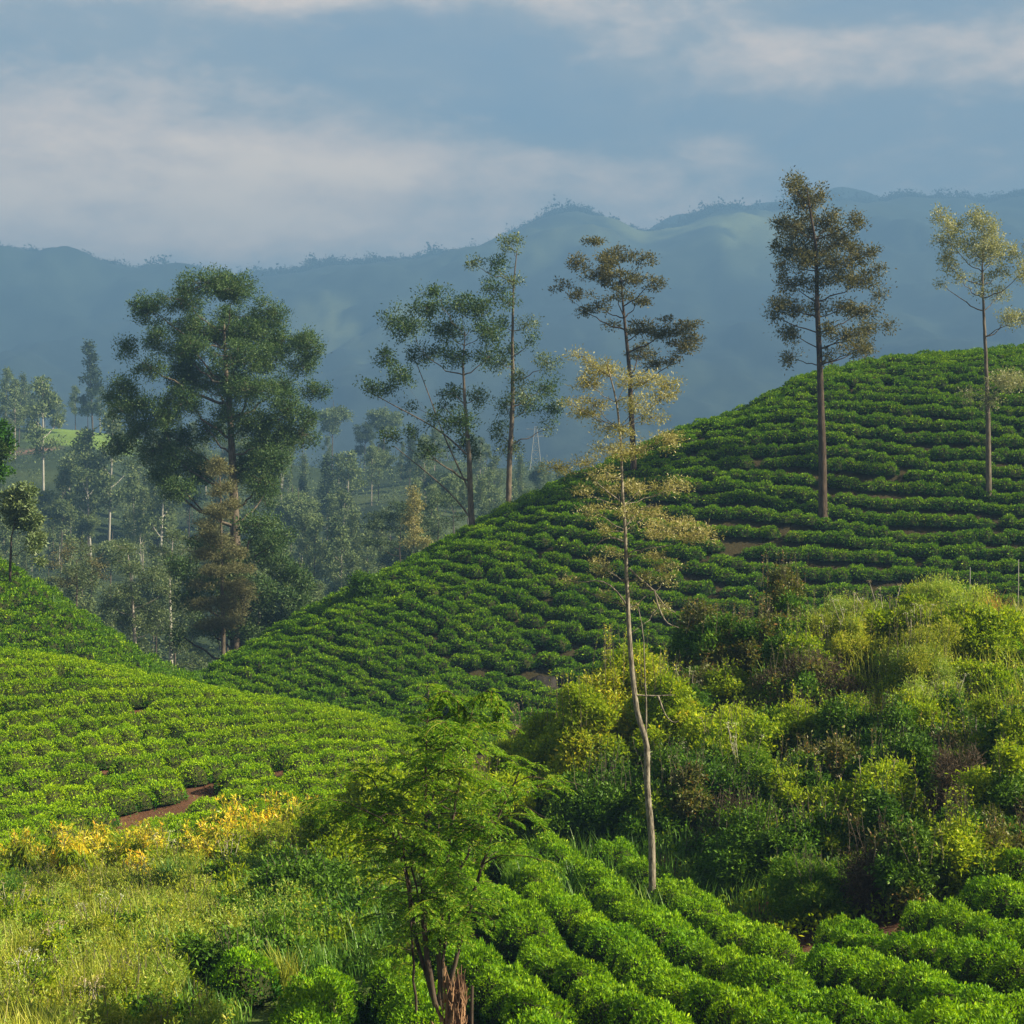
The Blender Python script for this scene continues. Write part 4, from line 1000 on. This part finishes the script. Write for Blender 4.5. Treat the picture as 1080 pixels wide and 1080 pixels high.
# grass of the meadow and of the bank top: a mass
def blades(mb, P, H, wd, rng, mat=0):
    n = len(P); a = rng.uniform(0, 6.283, n); d = np.stack([np.cos(a), np.sin(a), np.zeros(n)], 1)
    s = np.stack([-np.sin(a), np.cos(a), np.zeros(n)], 1)
    ln = rng.uniform(.1, .55, n)[:, None] * H[:, None]
    p1 = P + d * ln * .35 + np.array([0, 0, 1]) * H[:, None] * .6
    p2 = P + d * ln + np.array([0, 0, 1]) * H[:, None] * rng.uniform(.8, 1.0, n)[:, None]
    w_ = s * wd
    V = np.stack([P - w_, P + w_, p1 + w_ * .7, p1 - w_ * .7, p2 + w_ * .12, p2 - w_ * .12], 1).reshape(-1, 3)
    k = np.arange(n)[:, None] * 6
    mb.add(V, np.concatenate([k + [0, 1, 2, 3], k + [3, 2, 4, 5]]), mat)
gb = MB(); n = 34000
gY = 27 + 27 * rG.random(n); gp = rG.uniform(-60, 480, n); gp = np.where(gY < 34, np.minimum(gp, rG.uniform(-60, 265, n)), gp)
gX = (gp - 540) / F * gY
cl_ = fbm(gX / 1.2, gY / 1.2, 3, 91)
keep = cl_ > -.45
gX, gY, cl_ = gX[keep], gY[keep], cl_[keep]
P = np.stack([gX, gY, ground(gX, gY) - .03], 1)
sel = (gX * F / gY + 540 + fbm(gX / 3, gY / 3, 2, 92) * 120) < 210
Hh = (.35 + .35 * np.clip(cl_ + .5, 0, 1.3)) * rG.uniform(.6, 1.3, len(P))
blades(gb, P[sel], Hh[sel], .010, rG, 0); blades(gb, P[~sel], Hh[~sel] * .9, .011, rG, 1)
n = 16000                        # bank
gp = rG.uniform(560, 1100, n); gY = rG.uniform(41, 65, n); gX = (gp - 540) / F * gY
P = np.stack([gX, gY, ground(gX, gY)], 1); hi = (gY > 52) & (gp > 820)
blades(gb, P[hi], rG.uniform(.7, 1.5, hi.sum()), .012, rG, 0); blades(gb, P[~hi], rG.uniform(.4, 1.0, (~hi).sum()), .012, rG, 1)
# grassy rim of the dark hill and the ridge edge
n = 9000
gp = rG.uniform(-20, 215, n); gY = np.interp(gp, RINGS[8][0], RINGS[8][1]) + rG.normal(size=n) * 1.6; gX = (gp - 540) / F * gY
P = np.stack([gX, gY, ground(gX, gY)], 1); blades(gb, P, rG.uniform(.4, 1.1, n), .03, rG, 1)
n = 75000                        # leafy weeds between the grass
gY = rG.uniform(27, 54, n); gp = rG.uniform(-60, 330, n); k = ~((gp > 250) & (gY < 34)); gY, gp = gY[k], gp[k]; gX = (gp - 540) / F * gY
c1 = fbm(gX / .8, gY / .9, 3, 191); hh = .15 + .75 * np.clip(c1 + .25, 0, 1.1)
k = c1 > -.35; gX, gY, hh = gX[k], gY[k], hh[k]
P = np.stack([gX, gY, ground(gX, gY) + hh * rG.random(len(gX)) ** .45], 1); mt = np.where(fbm(gX / 1.7, gY / 1.7, 2, 196) > -.1, 2, 3)
for q in (2, 3):
    s_ = mt == q; leaves(gb, P[s_], rG.normal(size=(s_.sum(), 3)) + [0, 0, .7], .075 * rG.uniform(.5, 1.4, s_.sum()), .3, .3, q, rG)
tag(link('grass', gb.mesh('grass', [GRASSM, GRASSG, MEADOW, LIME])), 'long yellow-green grass over the meadow and the bank', 'grass', None, 'stuff')

# low leafy cover hiding the earth of the bank
ub = MB(); n = 90000
gp = rG.uniform(540, 1330, n); gY = rG.uniform(39, 100, n) ; gY = np.where(rG.random(n) < .8, rG.uniform(39, 66, n), gY)
lo = np.interp(gp, [540, 620, 700, 760, 850, 930, 1000, 1080, 1150], [49, 50, 46.8, 41.8, 37, 35, 35.5, 37.5, 38])
k = gY > lo; gp, gY = gp[k], gY[k]; gX = (gp - 540) / F * gY
hh = .25 + .55 * np.clip(fbm(gX / 1.1, gY / 1.1, 3, 95) + .5, 0, 1.4)
P = np.stack([gX, gY, ground(gX, gY) + hh * rG.random(len(gX)) ** .4], 1)
mt = (fbm(gX / 2.2, gY / 2.2, 2, 96) > .1).astype(int)
for q in (0, 1):
    s_ = mt == q; leaves(ub, P[s_], rG.normal(size=(s_.sum(), 3)) + [0, 0, .3], .12 * rG.uniform(.6, 1.3, s_.sum()), .42, .4, q, rG)
n = 26000
gp = rG.uniform(230, 600, n); gY = rG.uniform(34, 60, n); k = ~((gp > 440) & (gY < 45)) & ~((gp < 340) & (gY > 52)); gp, gY = gp[k], gY[k]; gX = (gp - 540) / F * gY
hh = .2 + .5 * np.clip(fbm(gX / 1.1, gY / 1.1, 3, 97) + .5, 0, 1.4)
P = np.stack([gX, gY, ground(gX, gY) + hh * rG.random(len(gX)) ** .4], 1)
leaves(ub, P, rG.normal(size=P.shape) + [0, 0, .3], .11 * rG.uniform(.6, 1.3, len(P)), .4, .4, 0, rG)
n = 26000                        # fallen leaves and small weeds on the bare earth between the tea rows
gp = rG.uniform(-60, 1200, n); gY = rG.uniform(25, 80, n); k = (gp < 470) & (gY > 52) | (gp > 440) & (gY < 50); gp, gY = gp[k], gY[k]; gX = (gp - 540) / F * gY
P = np.stack([gX, gY, ground(gX, gY) + .02 + .12 * np.clip(fbm(gX / .6, gY / .6, 2, 99), 0, 1) * rG.random(len(gX))], 1)
mt = np.where(rG.random(len(P)) < .55, 2, 1)
for q in (1, 2):
    s_ = mt == q; leaves(ub, P[s_], rG.normal(size=(s_.sum(), 3)), .07 * rG.uniform(.5, 1.3, s_.sum()), .5, .6, q, rG)
tag(link('undergrowth', ub.mesh('undergrowth', [DARKSH, BRIGHT, DRYTW])), 'tangled low leafy undergrowth over the right bank and the hollow', 'undergrowth', None, 'stuff')

# white-flowering heads and dry stalks that stick out
def herb(px, Y, h, label, headmat, seed, group=None, lean=0.0):
    r = np.random.default_rng(seed); b0 = on_ground(px, Y); root = link('flowering_herb', None, None, b0); tag(root, label, 'flowering plant', group)
    st = MB()
    for _ in range(6):
        e = np.array([r.normal() * .22 * h + lean, r.normal() * .22 * h, h * r.uniform(.75, 1.05)])
        tube(st, curve_pts((0, 0, 0), e, 5, 0, .02, r), np.linspace(.012, .006, 5), 4)
        hd = MB(); k = 26; P = e + r.normal(size=(k, 3)) * [.05, .05, .02]; leaves(hd, P, r.normal(size=(k, 3)) + [0, 0, .5], .028, .8, .7, 0, r)
        link('flower_head', hd.mesh('flower_head', [headmat]), root)
        k = 10; P = e * r.random((k, 1)); leaves(st, P, r.normal(size=(k, 3)), .09, .3, .3, 1, r)
    link('stems', st.mesh('stems', [BARKPALE, MEADOW]), root)
for q, (px, Y, h) in enumerate(((765, 52, 2.2), (782, 51, 2.0), (700, 51, 1.9), (915, 45, 2.2), (880, 58, 2.0), (903, 59, 2.2), (936, 60, 2.1), (965, 57, 2.0), (990, 52, 2.0), (1030, 48, 2.0), (722, 57, 2.1), (860, 49, 1.7))):
    herb(px, Y, h, 'tall thin herb with whitish flower heads sticking out of the right bank', FLOWER if q % 3 else BUFF, 60 + q, 'white-headed herbs of the bank')
for q, (px, Y, h) in enumerate(((20, 33, .9), (60, 36, .9), (110, 40, 1.0), (15, 42, 1.0), (150, 46, 1.0), (240, 47, 1.1), (170, 50, 1.1), (90, 31, .8))):
    herb(px, Y, h, 'thin pale-headed weed standing above the grass of the left meadow', BUFF if q % 2 else FLOWER, 90 + q, 'pale-headed weeds of the meadow')

# ------------------------------------------------------------------ feathery young tree with the broken trunk
Yf = 28.0
fb = on_ground(470, Yf); base = fb
rT = np.random.default_rng(77)
root = link('feathery_tree', None, None, base); tag(root, 'young feathery-leaved tree with drooping tips growing beside a broken trunk in the foreground', 'tree')
loc = lambda px, py, dy=0: W(px, py, Yf + dy) - base
tm = MB(); fm = MB(); rc = MB()
stems = [  # (path px, r0, r1, dy)
    ([(462, 1070), (450, 1010), (446, 950), (448, 880), (450, 810), (450, 762), (454, 742)], .055, .012, 0),
    ([(466, 1070), (462, 1000), (470, 930), (474, 880), (486, 820), (492, 775), (500, 742)], .045, .010, .3),
    ([(474, 1060), (480, 1010), (492, 970), (505, 925), (518, 880), (535, 840), (548, 812)], .04, .010, -.3),
    ([(460, 1060), (440, 1000), (432, 940), (425, 890), (410, 850), (392, 822)], .04, .010, .4),
    ([(440, 1100), (438, 1040), (435, 990), (430, 930), (418, 880), (400, 860), (372, 850)], .025, .008, -.5),
    ([(462, 1060), (470, 990), (480, 930), (500, 880), (530, 850), (570, 828)], .03, .008, .6),
    ([(446, 960), (430, 900), (405, 868), (378, 858), (352, 868)], .018, .006, -.2),
    ([(452, 860), (462, 820), (470, 790), (474, 770)], .018, .006, -.4),
]
tipsP = []
for path, r0, r1, dy in stems:
    p = resample(np.array([loc(a, b_, dy * t_) for t_, (a, b_) in zip(np.linspace(0, 1, len(path)), path)]), 18)
    p += rT.normal(size=p.shape) * .008
    tube(tm, p, np.linspace(r0, r1, 18), 6)
    for t_ in np.linspace(.34, 1, 22):
        q = p[int(t_ * 17)]
        L = (.30 + .75 * (1 - abs(t_ - .68) * 1.9)) * rT.uniform(.5, 1.2)
        a = rT.uniform(0, 6.283); e = q + [math.cos(a) * L, math.sin(a) * L, L * rT.uniform(-.15, .4)]
        tube(tm, curve_pts(q, e, 6, L * .12, .015, rT), np.linspace(r1 * .9, .004, 6), 4)
        for u in np.linspace(.25, 1, 6): tipsP.append((q + (e - q) * u + [0, 0, L * .12 * math.sin(math.pi * u)], unit(e - q)))
    tipsP += [(p[-1], np.array([0, 0, 1.]))] * 5
print('frond nodes', len(tipsP))
def frond(p, d, L, mat):
    """twice-divided leaf: drooping midrib with paired pinnae carrying narrow leaflets"""
    k = 9; t_ = np.linspace(0, 1, k)
    d = unit(d); path = p + d * L * t_[:, None]; path[:, 2] -= L * .55 * t_ ** 2
    T = unit(np.gradient(path, axis=0)); side = unit(np.cross(T, [0, 0, 1.0]) + 1e-6)
    tube(rc, path, np.linspace(.004, .0015, k), 3)
    PP, AA, LL = [], [], []
    for s_ in (-1, 1):
        for i_ in range(1, k):
            pl = L * .34 * math.sin(math.pi * (.18 + .78 * i_ / k))
            ax = unit(side[i_] * s_ * .9 + T[i_] * .55 + rT.normal(size=3) * .12 - np.array([0, 0, .25]))
            m_ = 6
            for u in range(m_):
                PP.append(path[i_] + ax * pl * (u + .5) / m_ - np.array([0, 0, .12]) * pl * (u / m_) ** 2); AA.append(ax + T[i_] * (.6 if u % 2 else -.4) ); LL.append(.040 + .018 * rT.random())
    leaves(fm, np.array(PP), np.array(AA), np.array(LL), .40, .3, mat, rT)
for (p, d) in tipsP:
    for _ in range(int(rT.choice([0, 0, 1, 1, 1]))):
        a = rT.uniform(0, 6.283); dd = np.array([math.cos(a), math.sin(a), rT.uniform(-.1, .7)]) + d * .6
        frond(p, dd, rT.uniform(.24, .50), 0)
# the two shoots that nod over at the top
for (px, py, s_) in ((455, 742, 1), (500, 742, 1)):
    q = loc(px, py); arc = np.array([q, q + [.10, 0, .17], q + [.26, 0, .20], q + [.38, 0, .06], q + [.42, 0, -.12]])
    arc = resample(arc, 9); tube(tm, arc, np.linspace(.010, .004, 9), 4)
    for _ in range(26):
        i_ = rT.integers(2, 9); frond(arc[i_], np.array([rT.normal() * .6, rT.normal() * .6, -.35 + rT.normal() * .3]), rT.uniform(.12, .24), 0)
link('trunk', tm.mesh('trunk', [BARKDK]), root)
fo = link('crown', fm.mesh('crown', [FERNY]), root); link('leaf_stalks', rc.mesh('leaf_stalks', [MEADOW]), root)

# broken reddish trunk
bs = MB(); r = np.random.default_rng(5); k = 16
b1 = on_ground(476, 26.8); zt = (540 - 1035) / F * 26.8 - b1[2]
lv = np.linspace(-.2, 1, 9); V = []
for f in lv:
    for a in np.linspace(0, 2 * np.pi, k, endpoint=False):
        rr = .125 * (1.25 - .35 * max(f, 0)) * (1 + .22 * math.sin(3 * a + 2 * f) + .12 * math.sin(7 * a))
        rr *= 1 + .10 * r.normal()
        z = zt * f if f < 1 else zt + .07 * math.sin(2 * a + .6) + .05 * r.normal()
        V.append([math.cos(a) * rr + .05 * f, math.sin(a) * rr, z])
i = np.arange(8)[:, None] * k; j = np.arange(k)[None]
bs.add(V, np.stack([i + j, i + (j + 1) % k, i + k + (j + 1) % k, i + k + j], -1).reshape(-1, 4))
top = np.array(V[-k:]); cen = top.mean(0) - [0, 0, .22]
for a in range(0, k, 1): bs.add([top[a], top[(a + 1) % k], cen, cen + [.001, 0, 0]], [[0, 1, 2, 3]])
so = link('broken_trunk', bs.mesh('broken_trunk', [BARKRED]), None, b1)
tag(so, 'splintered reddish-brown tree stump in front of the feathery young tree', 'tree stump')
spl = MB()
for (dx, dz, hh_, ln) in ((-.12, .6, .22, -.10), (-.05, .8, .26, .0), (.04, .8, .2, .04), (.10, .75, .14, .16), (-.12, .4, .34, -.16)):
    tube(spl, curve_pts((dx, r.normal() * .05, zt * dz), (dx + ln, r.normal() * .08, zt * dz + hh_), 5, 0, .012, r), np.linspace(.038, .010, 5), 6)
for _ in range(170):
    a = r.uniform(0, 6.283); rr = .13 * r.uniform(.75, 1.15); z0 = zt * r.uniform(.2, .85); ln = r.uniform(.1, .5)
    p0 = np.array([math.cos(a) * rr * 1.05 + .04, math.sin(a) * rr * 1.05, z0])
    tube(spl, curve_pts(p0, p0 + [r.normal() * .03, r.normal() * .03, ln], 5, 0, .012, r), np.linspace(.013, .004, 5), 4)
link('splinters', spl.mesh('splinters', [BARKRED]), so)
sk = MB(); bk = on_ground(495, 26.6); tube(sk, [(0, 0, -.1), (.02, 0, .4), (.04, .02, (540 - 1040) / F * 26.6 - bk[2])], [.035, .03, .022], 6)
tag(link('stake', sk.mesh('stake', [BARKDK]), None, bk), 'short dark stick standing right of the splintered stump', 'stick')
# pale stakes near the right edge, on the hill foot
for (px, Yp, tp, lb) in ((1022, 96, 598, 'thin whitish stake standing above the bank top near the right edge'), (1073, 94, 590, 'thin pale bare sapling stem at the far right above the bank')):
    b0 = on_ground(px, Yp); m = MB(); h = (540 - tp) / F * Yp - b0[2]
    tube(m, curve_pts((0, 0, -.1), (.06, 0, h), 6, 0, .02, r), np.linspace(.028, .018, 6), 5)
    tag(link('stake', m.mesh('stake', [BARKWHITE]), None, b0), lb, 'stake')
# orange dry grass tuft and a spiky pale plant on the bank top
def tuft(px, Y, n, h, mat, label, seed, name='grass_tuft', wd=.012):
    r = np.random.default_rng(seed); m = MB(); P = r.normal(size=(n, 3)) * [.14, .14, 0]
    blades(m, P, h * r.uniform(.5, 1.1, n), wd, r); tag(link(name, m.mesh(name, [mat]), None, on_ground(px, Y)), label, 'grass tuft')
ORANGE = leafmat('orange_dry_blade', (.4, .22, .06), (.62, .36, .12), trans=.4)
tuft(1048, 60.5, 260, 1.5, ORANGE, 'orange-brown dry grass tuft on the bank top beside the small tea patch', 1)
tuft(1008, 58.5, 160, 1.0, PALE, 'pale spiky grass tuft below the lime-green herbs', 2, wd=.03)
tuft(620, 60, 10, .5, GRASSG, 'small green grass tuft under the large yellow-green shrub', 3)
tuft(545, 42, 160, 1.3, GRASSG, 'tall arching green grass tuft between the tea rows and the feathery tree', 4, wd=.014)
tuft(10, 44, 220, 1.0, GRASSG, 'bluish-green arching grass tuft below the golden plants at the left edge', 5, wd=.016)
tuft(175, 46, 220, 1.0, GRASSG, 'arching green grass tuft among the golden plants', 6, wd=.016)
tuft(300, 33, 240, .9, GRASSM, 'dry straw-coloured grass tuft between the dark rounded shrub and the tea', 7, wd=.012)
